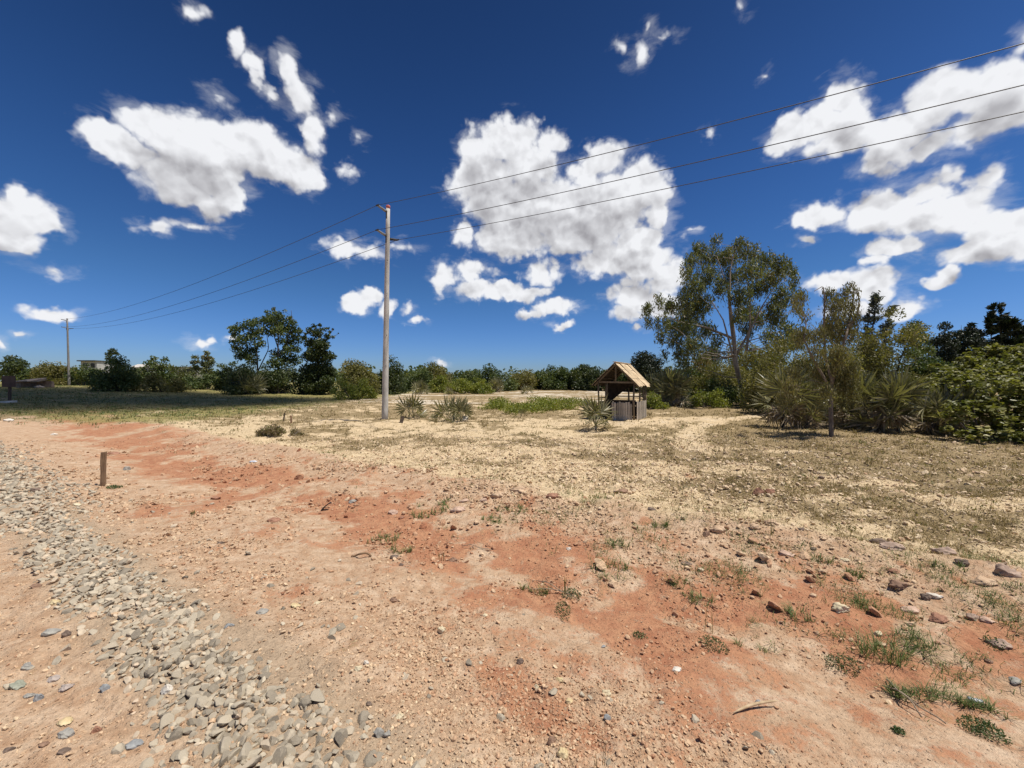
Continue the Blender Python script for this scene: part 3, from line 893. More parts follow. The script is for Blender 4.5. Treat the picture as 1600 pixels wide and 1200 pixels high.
# column, row of its middle, width, height in the photograph, colour, roundness, label
ROCKS = [
 (714, 791, 29, 15, 'pink', 1, 'rounded pinkish rock, flattest and nearest of the pile left of the long flat rock'),
 (725, 782, 18, 9, 'pink', 1, 'small pink rock resting on the back of the rounded pinkish rock'),
 (612, 791, 19, 11, 'pink', 1, 'pale pink rock at the left end of the grassy rock line'),
 (627, 799, 11, 8, 'red', 1, 'small reddish rock just right of the pale pink rock'),
 (777, 776, 26, 16, 'tan', 1, 'blunt tan rock joined to the left end of the long flat rock'),
 (812, 774, 38, 12, 'tan', 0, 'long flat tan rock in the middle of the spoil line'),
 (757, 783, 18, 10, 'pink', 1, 'low pink rock between two larger rocks of the spoil line'),
 (862, 785, 26, 14, 'red', 0, 'reddish rock with a dark hollow right of the long flat rock'),
 (898, 795, 18, 9, 'tan', 1, 'low tan rock with a green weed on its right'),
 (550, 776, 14, 10, 'grey', 1, 'grey white rock beside the bent dark strip'),
 (425, 805, 23, 9, 'red', 0, 'dark reddish clod alone on the smooth soil left of the grass strip'),
 (615, 862, 18, 6, 'dark', 0, 'dark flat clod on the red soil'),
 (626, 875, 9, 6, 'dark', 1, 'dark pebble just below the dark flat clod'),
 (707, 858, 17, 11, 'brown', 0, 'brown clod at the left edge of the bare red patch'),
 (460, 946, 21, 10, 'yellow', 0, 'yellowish stone on the red soil right of the gravel'),
 (494, 942, 13, 7, 'cream', 0, 'cream stone a step right of the yellowish stone'),
 (1075, 878, 19, 9, 'dark', 1, 'dark brown oval stone in the weedy ground'),
 (1019, 810, 15, 8, 'dark', 0, 'dark clod beside a small weed in the sandy field'),
 (889, 851, 9, 7, 'white', 0, 'small white stone on bright red soil behind the weeds'),
 (1097, 886, 12, 9, 'cream', 0, 'cream stone right of the dark brown oval stone'),
 (758, 952, 10, 7, 'cream', 0, 'cream pebble alone on the smooth red soil'),
 (972, 771, 26, 9, 'brown', 0, 'brown slab rock on the grassy field edge'),
 (949, 1115, 14, 14, 'bluegrey', 1, 'round slate coloured pebble alone on pale dirt in front'),
 (950, 1072, 19, 15, 'cream', 0, 'largest cream stone behind the slate coloured pebble'),
 (838, 1066, 12, 11, 'cream', 0, 'upright cream stone left of the cream and brown one'),
 (890, 1088, 14, 12, 'yellow', 0, 'yellow stone with a dark shaded side'),
 (875, 1057, 13, 10, 'yellow', 0, 'yellowish lump lying on disturbed soil'),
 (985, 1089, 12, 10, 'tan', 0, 'tan stone at the end of a small ridge of clods'),
 (1060, 1034, 19, 10, 'white', 0, 'flat whitish stone alone on smooth reddish soil'),
 (1186, 1077, 10, 7, 'bluegrey', 1, 'slim grey pebble above the long wood chip'),
 (813, 1028, 13, 12, 'dark', 0, 'dark brown clod on pale dirt in front'),
 (862, 1160, 16, 15, 'brown', 1, 'brownish grey round stone near the front edge'),
 (880, 1181, 22, 22, 'yellow', 0, 'large yellowish stone near the front edge'),
 (943, 998, 9, 6, 'bluegrey', 1, 'small bluish pebble on the smooth tan soil'),
 (590, 1155, 19, 19, 'grey', 1, 'grey round stone, left one of a touching pair off the gravel'),
 (604, 1157, 15, 15, 'grey', 1, 'paler grey stone, right one of a touching pair off the gravel'),
 (407, 959, 21, 12, 'grey', 0, 'grey wedge stone on red soil right of the gravel'),
 (355, 981, 17, 10, 'bluegrey', 0, 'bluish stone half buried right of the gravel'),
 (690, 979, 16, 17, 'cream', 0, 'tall cream stone with dark underside on rough soil'),
 (686, 958, 14, 10, 'tan', 1, 'round tan stone behind the tall cream stone'),
 (559, 1060, 15, 11, 'cream', 0, 'cream stone in the scraped hollow'),
 (571, 1049, 10, 9, 'white', 0, 'small white stone at the rim of the scraped hollow'),
 (575, 1107, 13, 10, 'dark', 1, 'dark grey pebble right of the gravel end'),
 (623, 1126, 16, 11, 'cream', 0, 'bright cream stone near the grey pair'),
 (615, 931, 16, 10, 'brown', 0, 'brown clod at the edge of the smooth red soil'),
 (415, 912, 21, 9, 'tan', 0, 'tan clod on the red soil far right of the gravel'),
 (1319, 943, 34, 24, 'cream', 0, 'big pitted cream rock among the weeds'),
 (1473, 963, 35, 17, 'red', 1, 'dark red brown oval rock on red soil'),
 (1428, 946, 31, 14, 'pink', 0, 'pinkish rock just left of the dark red oval rock'),
 (1452, 935, 18, 15, 'dark', 0, 'dark half of the split rock behind the pinkish one'),
 (1467, 936, 22, 13, 'white', 0, 'whitish half of the split rock behind the pinkish one'),
 (1526, 963, 23, 15, 'purple', 1, 'purplish rock, left one of a pair right of the red oval rock'),
 (1549, 968, 25, 14, 'pink', 1, 'pink rock, right one of a pair right of the red oval rock'),
 (1377, 976, 16, 11, 'cream', 1, 'round cream rock in the tall green grass'),
 (1382, 987, 20, 10, 'tan', 0, 'tan stone propping the round cream rock'),
 (1325, 883, 16, 8, 'cream', 0, 'small cream stone left of the dark brown bank rock'),
 (1275, 870, 14, 7, 'dark', 1, 'dark round stone beside a tuft of grass'),
 (1233, 875, 26, 13, 'pink', 1, 'flat pink rock below the pair of buff rocks'),
 (1182, 841, 20, 15, 'tan', 0, 'buff rock, left one of the pair by a thin dark stem'),
 (1211, 840, 29, 14, 'tan', 0, 'wider buff rock, right one of the pair by a thin dark stem'),
 (1125, 836, 29, 18, 'tan', 0, 'pale tan rock at the left end of the right hand spoil line'),
 (1105, 841, 14, 12, 'brown', 0, 'brown stone leaning on the left of the pale tan rock'),
 (1255, 850, 13, 8, 'dark', 0, 'dark clod right of the wider buff rock'),
 (1375, 862, 25, 11, 'dark', 0, 'dark brown rock at the left end of the bank'),
 (1402, 874, 37, 16, 'purple', 0, 'purplish brown bank rock right below the dark brown rock'),
 (1402, 900, 21, 11, 'red', 0, 'reddish stone under the purplish bank rock'),
 (1415, 920, 42, 16, 'brown', 0, 'long brown rock sunk in the bank'),
 (1485, 881, 36, 20, 'purple', 0, 'purple grey layered rock on top of the bank'),
 (1511, 900, 22, 16, 'dark', 0, 'dark rock below the purple grey layered rock'),
 (1544, 925, 36, 20, 'tan', 1, 'smooth tan dome of rock near the right edge'),
 (1585, 917, 36, 28, 'purple', 0, 'largest dark pitted rock at the right edge'),
 (1273, 927, 13, 8, 'tan', 1, 'small tan stone left of the big pitted cream rock'),
 (1556, 895, 16, 9, 'brown', 0, 'brown stone behind the tan dome'),
 (1187, 770, 20, 20, 'red', 0, 'left half of the split red clod in the sandy field'),
 (1205, 771, 18, 17, 'red', 0, 'right half of the split red clod in the sandy field'),
 (1286, 745, 12, 8, 'dark', 0, 'dark clod alone in the sandy field at right'),
 (1470, 995, 14, 8, 'red', 1, 'small dark red stone below the red oval rock'),
 (1572, 1001, 37, 11, 'purple', 0, 'long low purplish rock by the right edge'),
 (1592, 1042, 22, 14, 'grey', 1, 'grey green round stone cut by the right edge'),
 (1549, 1019, 14, 9, 'brown', 1, 'brown stone left of the grey green round stone'),
 (20, 1070, 26, 17, 'green', 0, 'greenish grey stone on the tan dirt at far left'),
 (75, 992, 24, 15, 'grey', 0, 'broad grey stone on the tan dirt left of the gravel'),
 (101, 994, 15, 14, 'dark', 0, 'dark grey upright stone beside the broad grey stone'),
 (159, 1079, 17, 16, 'bluegrey', 1, 'pale bluish round stone left of the gravel'),
 (50, 921, 18, 11, 'brown', 1, 'brown rounded stone left of the gravel'),
 (80, 951, 20, 12, 'yellow', 0, 'yellow stone on the tan dirt left of the gravel'),
 (42, 1085, 18, 10, 'grey', 0, 'flat grey stone left of the blue grey stone'),
 (55, 1089, 15, 14, 'bluegrey', 0, 'blue grey angular stone in the small heap at far left'),
 (77, 1060, 23, 12, 'mauve', 0, 'mauve stone at the back of the small heap at far left'),
 (97, 1073, 24, 16, 'mauve', 0, 'larger mauve stone at the right of the small heap'),
 (35, 1043, 24, 12, 'grey', 0, 'grey slab behind the greenish grey stone'),
 (97, 1129, 26, 12, 'yellow', 0, 'yellowish slab resting on a grey stone at left'),
 (97, 1146, 25, 18, 'grey', 0, 'grey stone below the yellowish slab'),
 (65, 1162, 18, 9, 'brown', 0, 'dark brown clod left of the grey stone under the slab'),
 (146, 1136, 18, 14, 'red', 0, 'red brown tilted stone left of the gravel'),
 (205, 1165, 28, 18, 'bluegrey', 0, 'large bluish stone at the left edge of the gravel'),
 (94, 1176, 20, 10, 'dark', 1, 'dark grey low stone near the front left corner'),
 (136, 971, 25, 9, 'tan', 1, 'long tan stone at the left edge of the gravel'),
 (256, 1085, 21, 20, 'white', 0, 'pale almost white stone, biggest in the gravel'),
 (8, 1171, 18, 9, 'dark', 0, 'dark stone cut by the left edge in front'),
 (51, 765, 22, 10, 'dark', 0, 'dark lone stone on the far gravel near the left edge'),
 (81, 674, 12, 5, 'white', 0, 'white stone on the far red soil at left'),
 (172, 703, 20, 5, 'red', 0, 'dark reddish clod behind the wooden stake'),
 (195, 729, 11, 8, 'grey', 0, 'grey clod right of the wooden stake'),
 (335, 770, 17, 8, 'red', 0, 'red clod on a low soil ridge right of the stake'),
 (117, 790, 14, 6, 'cream', 0, 'cream stone in front of the wooden stake'),
 (342, 850, 12, 6, 'dark', 0, 'dark clod in the middle of the crumbly soil'),
 (10, 655, 16, 5, 'white', 0, 'pale slab in the far red soil at the left edge'),
]


def build_rocks():
    rg = np.random.default_rng(52)
    sm = [(p, True) for p in stone_variants(6, ICO3, 55, 12, (.5, .75), rough=.22)]
    ang = [(p, False) for p in stone_variants(8, ICO3, 57, 12, (.55, .85), rough=.2)]
    lump = [(p, True) for p in stone_variants(8, ICO4, 59, 9, (.6, .9), rough=.24)]
    for (px, py, w, h, c, rnd, lab) in ROCKS:
        base = gp(px, py + h * .42)
        mpp = base[1] / FPX
        sx = w * mpp * .46
        vs, smooth = (lump[rg.integers(8)] if w > 23 and c not in ('grey', 'bluegrey') else (sm if rnd else ang)[rg.integers(6 if rnd else 8)])
        fc = ICO4[1] if len(vs) > 200 else ICO3[1]
        p = vs.copy()
        a = rg.uniform(-.5, .5)
        # height seen: part of it is the top face seen from above
        dep = math.atan2(CAM_Z, base[1])
        hz = max(.36 * sx, min(.9 * sx, (h * mpp * .5 - .55 * sx * math.sin(dep)) / max(math.cos(dep), .3)))
        p[:, 2] *= hz / np.abs(p[:, 2]).max() * 1.15
        p = np.stack([p[:, 0] * math.cos(a) - p[:, 1] * math.sin(a), p[:, 0] * math.sin(a) + p[:, 1] * math.cos(a), p[:, 2]], -1)
        p[:, 0] *= sx / np.abs(p[:, 0]).max(); p[:, 1] *= sx * .72 / np.abs(p[:, 1]).max()
        me = mesh_np('rock', p, [fc], M_ROCK[c], smooth)
        nm = 'clod' if 'clod' in lab else ('pebble' if 'pebble' in lab else ('stone' if 'stone' in lab else 'rock'))
        o = obj(nm, me, None, (base[0], base[1] + .5 * sx, base[2] + hz * .38))
        tag(o, lab, nm, 'rocks and stones on the bare ground')


build_rocks()

# ------------------------------------------------------------------ utility line
M_CONC = plain_mat('pole_concrete', (.34, .325, .295), (.55, .53, .485), 5.0, .85, .4, 40, (1, 1, .22))
M_CONC2 = plain_mat('weathered_concrete', (.20, .19, .175), (.28, .26, .24), 3.0, .85, .3, 40, (1, 1, .35))
M_INS = plain_mat('insulator_grey', (.16, .165, .17), (.24, .24, .245), 10, .45, .1, 30)
M_DARK = plain_mat('dark_steel', (.03, .03, .032), (.06, .055, .05), 10, .5, .2, 30)
M_CAPRED = plain_mat('red_paint', (.42, .09, .07), (.55, .2, .16), 12, .7, .2, 30)
M_WIRE = plain_mat('wire_aluminium', (.05, .05, .055), (.075, .075, .08), 10, .5, .1, 30)

LINE = np.array([.836, -.549]); PERP = np.array([-.549, -.836])
POLE_H = 8.45
P1 = np.array([-4.97, 15.0]); P2 = np.array([-55.7, 48.3]); P3 = 2 * P1 - P2


def build_pole(xy, lean, label, top_red, conc):
    z0 = float(terrain(*xy))
    t = thing('utility_pole', label, 'utility pole', (xy[0], xy[1], z0), 'poles carrying the three power lines')
    zs = np.linspace(-.3, POLE_H, 12)
    top = np.array([lean, 0, POLE_H])
    obj('shaft', MB().tube([(lean * z / POLE_H, 0, z) for z in zs], .125 - .05 * np.clip(zs, 0, 9) / POLE_H, 14).mesh('shaft', conc, True), t)
    obj('pole_cap', MB().tube([(lean, 0, POLE_H - .10), (lean, 0, POLE_H + .015), (lean, 0, POLE_H + .03)], [.079, .079, .05], 14).mesh('pole_cap', M_CAPRED if top_red else conc, True), t)
    tips = []
    for (zz, side) in ((POLE_H - .26, 1), (POLE_H - 1.2, 1), (POLE_H - 1.28, -1)):
        d = np.array([PERP[0] * side, PERP[1] * side, .22]); d /= np.linalg.norm(d)
        c = np.array([lean * zz / POLE_H, 0, zz])
        b = MB().tube([c + d * .05, c + d * .16], [.045, .03], 8)
        b.box(c + np.array([d[0], d[1], 0]) * .07 - np.array([0, 0, .1]), (.05, .05, .32))
        bk = obj('bracket', b.mesh('bracket', M_DARK), t)
        s = np.linspace(.14, .50, 14)
        rad = np.where(np.arange(14) % 2 == 0, .052, .034) * np.linspace(1.1, .8, 14)
        obj('insulator', MB().tube([c + d * q for q in s], rad, 10).mesh('insulator', M_INS if side > 0 else M_DARK, True), t)
        obj('clamp', MB().tube([c + d * .5 - np.array([*LINE, 0]) * .07, c + d * .5 + np.array([*LINE, 0]) * .07], .03, 8).mesh('clamp', M_DARK), t)
        tips.append(np.array([xy[0], xy[1], z0]) + c + d * .5)
    b = MB()
    for zz in (2.2, 3.4, 5.0, 6.3):
        b.tube([(lean * zz / POLE_H + .05, -.13, zz), (lean * zz / POLE_H + .05, -.09, zz)], .012, 6)
    obj('step_hole', b.mesh('step_hole', M_DARK), t)
    return tips


T1 = build_pole(P1, .13, 'tall pale concrete pole with red tip standing in the sandy field', True, M_CONC)
T2 = build_pole(P2, -.25, 'distant grey pole in front of the bushes at far left', False, M_CONC2)
T3 = build_pole(P3, 0.0, 'pale concrete pole far to the right of the road', False, M_CONC)


def wire(a, b, sag, rad, label):
    s = np.linspace(0, 1, 60)
    pts = a + (b - a) * s[:, None]; pts[:, 2] -= sag * 4 * s * (1 - s)
    o = obj('power_line', MB().tube(pts, rad, 5).mesh('power_line', M_WIRE, True))
    tag(o, label, 'power line', 'bare power lines')


for k, nm in enumerate(('highest', 'middle', 'lowest')):
    wire(T1[k], T3[k], (2.0, 1.62, 1.47)[k], .009, f'{nm} thin dark power line rising right from the tall pale pole')
    wire(T2[k], T1[k], .95, .010, f'{nm} thin dark power line falling left from the tall pole to the distant pole')

# ------------------------------------------------------------------ stakes, sign, scraps
M_WOOD = plain_mat('raw_timber', (.17, .105, .06), (.29, .19, .11), 9, .85, .5, 40, (6, 6, .6))
M_WOODD = plain_mat('old_dark_timber', (.055, .04, .03), (.11, .08, .06), 9, .85, .5, 40, (6, 6, .6))


def stake(px, pyb, pyt, wpx, mat, label, lean=(0, 0), name='wooden_stake', cat='stake'):
    b = gp(px, pyb); mpp = b[1] / FPX; h = (pyb - pyt) * mpp; w = wpx * mpp * .72
    m = MB()
    n = 5
    for i in range(1):
        zs = np.linspace(-.08, h, n); jit = RNG.normal(0, w * .04, (n, 4, 2))
        v = []
        for k, z in enumerate(zs):
            for q, (sx, sy) in enumerate(((-1, -1), (1, -1), (1, 1), (-1, 1))):
                v.append((sx * w / 2 + lean[0] * z / h + jit[k, q, 0], sy * w * .4 + lean[1] * z / h + jit[k, q, 1], z + (RNG.normal(0, w * .15) if k == n - 1 else 0)))
        q = [(k * 4 + a, k * 4 + (a + 1) % 4, k * 4 + 4 + (a + 1) % 4, k * 4 + 4 + a) for k in range(n - 1) for a in range(4)] + [(n * 4 - 4, n * 4 - 3, n * 4 - 2, n * 4 - 1)]
        m.add(v, q)
    tag(obj(name, m.mesh(name, mat), None, b, (0, 0, .35)), label, cat)


stake(161, 760, 707, 7.5, M_WOOD, 'brown wooden survey stake beside the road at left', (.01, 0))
stake(443, 660, 648, 2.6, M_WOODD, 'short dark stake leaning over the dry grey bush', (.04, 0))
stake(455, 662, 650, 2.8, plain_mat('reddish_timber', (.20, .10, .06), (.28, .15, .09), 9, .9), 'reddish dry stem right of the short dark stake', (-.01, 0), 'dry_twig', 'twig')
stake(627, 663, 653, 7, M_WOODD, 'dark broken stump at the foot of the tall pole', (.05, .02), 'tree_stump', 'stump')


def build_sign():
    b = gp(15, 629); m = b[1] / FPX
    t = thing('sign_post', 'dark brown board on a thin post with a pale slab at its foot', 'sign', b)
    obj('post', MB().bar((0, 0, -.2), (.02, 0, 34 * m), 2.6 * m, 2.6 * m).mesh('post', M_WOODD), t)
    obj('board', MB().box((.02, -.06, 33 * m), (20 * m, .04, 17 * m), jit=.02).mesh('board', plain_mat('brown_board', (.075, .05, .04), (.12, .085, .065), 4, .8)), t)
    obj('base_slab', MB().box((.02, -.15, .05), (17 * m, .5, .12), jit=.02).mesh('base_slab', plain_mat('pale_slab', (.55, .5, .42), (.65, .6, .52), 4, .9)), t)


build_sign()


def build_heap():
    b = gp(44, 606); m = b[1] / FPX
    t = thing('rubble_heap', 'low heap of broken slabs and earth with a dark hollow at far left', 'rubble heap', b)
    mud = plain_mat('rubble_mud', (.24, .16, .11), (.36, .26, .19), 3, .95)
    sl = plain_mat('rubble_slab', (.36, .28, .22), (.46, .37, .29), 3, .9)
    obj('slab', MB().box((-3 * m, .2, 12.5 * m), (24 * m, 1.6, 1.6 * m), Euler((.15, -.03, .05)).to_matrix(), jit=.05).mesh('slab', sl), t)
    obj('slab', MB().box((12 * m, .3, 11 * m), (10 * m, 1.0, 1.4 * m), Euler((.1, -.25, .3)).to_matrix(), jit=.06).mesh('slab', sl), t)
    obj('wall', MB().box((-11 * m, .4, 6 * m), (8 * m, 1.2, 11 * m), jit=.06).mesh('wall', mud), t)
    obj('back_wall', MB().box((2 * m, 1.2, 5 * m), (26 * m, .3, 11 * m), jit=.06).mesh('back_wall', mud), t)
    for k, (x, z, s) in enumerate(((15, 3, 4), (11, 2, 3), (19, 2, 3.4), (-4, 1.5, 2.4), (22, 1.5, 2.6))):
        p = stone_variants(1, ICO2, 70 + k)[0] * s * m
        obj('boulder', mesh_np('boulder', p, [ICO2[1]], sl), t, (x * m, .1, z * m * .8))


build_heap()


def scrap():
    # bent dark strip standing up, bottle, can, wood chip
    b = gp(508, 787); m = b[1] / FPX
    mm = MB()
    pts = [(-5 * m, 0, 0), (-1 * m, 0, 5 * m), (7 * m, .0, 11 * m), (8.5 * m, 0, 11.2 * m)]
    for p, q in zip(pts[:-1], pts[1:]): mm.bar(p, q, .05, .012, up=(0, 0, 1))
    tag(obj('plastic_strip', mm.mesh('plastic_strip', plain_mat('black_plastic', (.02, .02, .022), (.04, .04, .045), 8, .5)), None, b), 'bent strip of dark plastic sticking up from the red soil', 'litter')
    b = gp(396, 723); m = b[1] / FPX
    pts = np.array([(-5, 0), (-3.5, 0), (2, 0), (3.5, 0), (4.4, 0), (5.2, 0)]) * m
    t = tag(obj('plastic_bottle', MB().tube([(p[0], 0, 1.6 * m) for p in pts], np.array([1.3, 1.7, 1.7, 1.1, .7, .7]) * m, 10).mesh('plastic_bottle', plain_mat('clear_plastic', (.55, .60, .68), (.72, .76, .82), 20, .2, spec=.6), True), None, b, (0, 0, .3)), 'crushed pale plastic bottle lying on the far red soil', 'bottle')
    b = gp(1524, 1073); m = b[1] / FPX
    pts = np.array([-8.5, -7.5, -6.5, -1, 3, 6.5, 8, 8.6]) * m
    rad = np.array([3, 4.6, 5, 4.5, 4.8, 5, 4.4, 3]) * m
    mm = MB().tube([(p, 0, 0) for p in pts], rad, 12); v, f = mm.data(); v[:, 1] *= .8; v[:, 2] *= .62
    tag(obj('drink_can', mesh_np('drink_can', v, f, plain_mat('dull_tin', (.22, .24, .27), (.5, .52, .55), 25, .35, spec=.7), True), None, b + (0, 0, 3.2 * m), (0, 0, -.5)), 'flattened dull metal can in the runner grass at lower right', 'can')
    a, c = gp(1146, 1104), gp(1216, 1086)
    mm = MB(); pts = [a + (c - a) * s + np.array([0, .02 * math.sin(s * 3.1), .012 + .02 * s * s]) for s in np.linspace(0, 1, 8)]
    mm.tube(pts, [.002, .005, .007, .007, .007, .006, .005, .002], 6)
    tag(obj('wood_chip', mm.mesh('wood_chip', plain_mat('dry_bark', (.40, .29, .17), (.55, .42, .27), 20, .9), True)), 'long pale curved wood chip on the dirt in front', 'wood chip')
    # curled root
    a = gp(549, 862); m = a[1] / FPX
    pts = [a + np.array([s * 30 * m, .02 * math.sin(s * 9), .008 + .035 * max(0, math.sin(s * 4.2 - .9))]) for s in np.linspace(0, 1, 12)]
    tag(obj('dry_root', MB().tube(pts, .009, 6).mesh('dry_root', M_WOOD, True)), 'curled piece of dry root on the smooth red soil', 'root')
    M_STK = plain_mat('grey_twig', (.22, .17, .12), (.34, .27, .19), 20, .9)
    for (x0, y0, x1, y1, lab) in ((838, 893, 900, 920, 'thin dry runner stem between two weeds in the red soil'), (826, 906, 940, 917, 'long low dry runner stem through the weeds in the middle'),
                                  (1378, 1045, 1478, 1105, 'long dry runner stem reaching down in the lower right weeds'), (1440, 1100, 1385, 1040, 'forked dry stem leaning at lower right'),
                                  (722, 842, 768, 850, 'thin bent twig behind the brown clod')):
        p, q = gp(x0, y0), gp(x1, y1)
        pts = [p + (q - p) * s + np.array([0, 0, .012 + .05 * math.sin(math.pi * s) * (.4 + .3 * math.sin(7 * s))]) for s in np.linspace(0, 1, 10)]
        tag(obj('runner', MB().tube(pts, .0035, 5).mesh('dry_stem', M_STK, True)), lab, 'stem')


scrap()

# ------------------------------------------------------------------ timber kiosk
def build_hut():
    cr = np.array([4.93, 15.48]); f = np.array([-.85, .53]); s = np.array([.53, .85])
    Wf, Ls = 1.50, 1.90
    z0 = float(terrain(*cr)) + .0
    t = thing('timber_kiosk', 'small open timber kiosk with a tan sheet roof at the path', 'kiosk', (cr[0], cr[1], z0))
    def p(a, b, z): return np.array([*(f * a + s * b), z])     # a along the front to the left, b along the side to the back
    M_POST = plain_mat('kiosk_post', (.11, .082, .055), (.20, .155, .105), 8, .9, .5, 40, (5, 5, .6))
    M_PLANK = plain_mat('grey_plank', (.27, .235, .195), (.50, .445, .375), 6, .9, .6, 50, (8, 8, .5), rand=.45)
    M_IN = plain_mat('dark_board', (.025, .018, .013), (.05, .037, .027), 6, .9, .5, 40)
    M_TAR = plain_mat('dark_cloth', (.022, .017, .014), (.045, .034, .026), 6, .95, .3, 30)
    M_ROOF = plain_mat('tan_roof_sheet', (.46, .34, .20), (.72, .565, .37), 5.0, .85, .4, 30, (1, 1, 1), rand=.16)
    eaveL, eaveR, rz = 1.55, 1.52, 2.36
    posts = [(0, 0, 1.56), (Wf, 0, 1.58), (0, Ls, 1.56), (Wf, Ls, 1.58), (0, Ls * .5, 1.55), (Wf, Ls * .5, 1.56), (Wf * .74, .02, 1.57), (.02, Ls * .78, 1.55), (Wf * .5, Ls, 1.6)]
    for a, b, z in posts:
        k = RNG.normal(0, .02, 2)
        obj('post', MB().tube([p(a, b, -.15), p(a + k[0], b + k[1], z * .5), p(a, b, z)], [.042, .038, .034], 7).mesh('post', M_POST, True), t)
    for b in (-.02, Ls):
        obj('tie_beam', MB().bar(p(-.08, b, 1.55), p(Wf + .08, b, 1.58), .05, .07).mesh('tie_beam', M_POST), t)
        mid = Wf / 2
        obj('rafter', MB().bar(p(-.16, b, 1.39), p(mid, b, rz - .05), .05, .06).mesh('rafter', M_POST), t)
        obj('rafter', MB().bar(p(Wf + .16, b, 1.42), p(mid, b, rz - .05), .05, .06).mesh('rafter', M_POST), t)
        obj('king_post', MB().bar(p(mid, b, 1.58), p(mid, b, rz - .08), .05, .05).mesh('king_post', M_POST), t)
    for a in (0, Wf):
        obj('wall_plate', MB().bar(p(a, -.1, 1.57), p(a, Ls + .1, 1.57), .05, .06).mesh('wall_plate', M_POST), t)
    obj('ridge_beam', MB().bar(p(Wf / 2, -.3, rz - .06), p(Wf / 2, Ls + .25, rz - .06), .06, .06).mesh('ridge_beam', M_POST), t)
    for q in (.33, .7):
        obj('purlin', MB().bar(p(-.25 + (Wf / 2 + .25) * q, -.28, 1.37 + (rz - 1.37) * q), p(-.25 + (Wf / 2 + .25) * q, Ls + .2, 1.37 + (rz - 1.37) * q), .04, .05).mesh('purlin', M_POST), t)
        obj('purlin', MB().bar(p(Wf + .25 - (Wf / 2 + .25) * q, -.28, 1.41 + (rz - 1.41) * q), p(Wf + .25 - (Wf / 2 + .25) * q, Ls + .2, 1.41 + (rz - 1.41) * q), .04, .05).mesh('purlin', M_POST), t)

    def sheet(side, b0, b1, lift, drop):
        # corrugated sheet from ridge to eave
        nb, na = 22, 7
        v = []
        for i in range(na):
            q = i / (na - 1)
            for j in range(nb):
                b = b0 + (b1 - b0) * j / (nb - 1)
                wav = .012 * math.cos(j / (nb - 1) * 7 * 2 * math.pi) + .012 * math.sin(q * 3 + b0 * 5)
                if side > 0:      # towards the right
                    a = Wf / 2 - (Wf / 2 + .22 + drop) * q; z = rz + .03 - (rz - 1.38 + drop * .8) * q
                else:
                    a = Wf / 2 + (Wf / 2 + .20 + drop) * q; z = rz + .02 - (rz - 1.42 + drop * .8) * q
                v.append(p(a, b, z + lift + wav))
        v = np.array(v); k = len(v)
        v2 = v - np.array([0, 0, .012])
        i = np.arange(na - 1)[:, None] * nb; j = np.arange(nb - 1)[None]
        q1 = np.stack([i + j, i + j + 1, i + nb + j + 1, i + nb + j], -1).reshape(-1, 4)
        edge = []
        for i_ in range(na - 1):
            for c in (0, nb - 1): edge.append((i_ * nb + c, (i_ + 1) * nb + c, (i_ + 1) * nb + c + k, i_ * nb + c + k))
        for j_ in range(nb - 1):
            for c in (0, (na - 1) * nb): edge.append((c + j_, c + j_ + 1, c + j_ + 1 + k, c + j_ + k))
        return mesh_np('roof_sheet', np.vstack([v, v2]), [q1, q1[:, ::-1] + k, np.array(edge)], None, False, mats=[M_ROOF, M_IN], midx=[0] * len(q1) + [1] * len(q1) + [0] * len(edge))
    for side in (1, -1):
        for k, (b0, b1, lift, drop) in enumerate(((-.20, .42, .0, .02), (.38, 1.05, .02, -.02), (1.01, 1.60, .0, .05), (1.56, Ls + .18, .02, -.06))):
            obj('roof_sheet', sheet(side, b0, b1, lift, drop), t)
    obj('ridge_cap', MB().bar(p(Wf / 2, -.21, rz + .045), p(Wf / 2, Ls + .15, rz + .045), .14, .02).mesh('ridge_cap', M_ROOF), t)
    # plank walls: right two thirds of the front, and the right side
    def planks(n, a0, a1, axis, zt, gap_at=()):
        st = (a1 - a0) / n
        base = MB().box((0, 0, 0), (abs(st) * .80, .022, 1.0), jit=.006)
        v, fc = base.data()
        for k in range(n):
            c = a0 + st * (k + .5)
            zt_k = zt + RNG.normal(0, .018); zb = RNG.uniform(-.02, .03)
            q = v.copy(); q[:, 2] = q[:, 2] * (zt_k - zb) + (zt_k + zb) / 2
            ang = math.atan2(f[1], f[0]) if axis == 0 else math.atan2(s[1], s[0])
            q[:, 2] += q[:, 0] * RNG.normal(0, .12)
            me = mesh_np('wall_plank', q, fc, M_PLANK)
            pos = p(c, -.05, 0) if axis == 0 else p(-.05, c, 0)
            obj('wall_plank', me, t, pos, (RNG.normal(0, .008), RNG.normal(0, .012), ang))
    planks(9, .06, Wf * .60, 0, .74)
    planks(9, .20, Ls - .02, 1, .76)
    planks(8, .05, Ls, 1, .55) if False else None
    obj('rail', MB().bar(p(0, 0, .62), p(Wf * .6, 0, .62), .04, .06).mesh('rail', M_POST), t)
    obj('rail', MB().bar(p(0, .1, .60), p(0, Ls, .60), .04, .06).mesh('rail', M_POST), t)
    obj('rail', MB().bar(p(0, Ls, .92), p(Wf, Ls, .92), .03, .04).mesh('rail', M_POST), t)
    obj('rail', MB().bar(p(Wf, 0, .9), p(Wf, Ls, .9), .03, .04).mesh('rail', M_POST), t)
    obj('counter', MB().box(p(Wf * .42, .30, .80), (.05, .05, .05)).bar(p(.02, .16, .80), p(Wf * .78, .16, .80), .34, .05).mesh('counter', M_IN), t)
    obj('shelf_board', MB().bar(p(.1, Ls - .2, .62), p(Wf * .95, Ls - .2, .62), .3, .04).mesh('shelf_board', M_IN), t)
    obj('side_panel', MB().bar(p(Wf + .02, .15, .38), p(Wf + .02, Ls, .38), .03, .72).mesh('side_panel', M_IN), t)
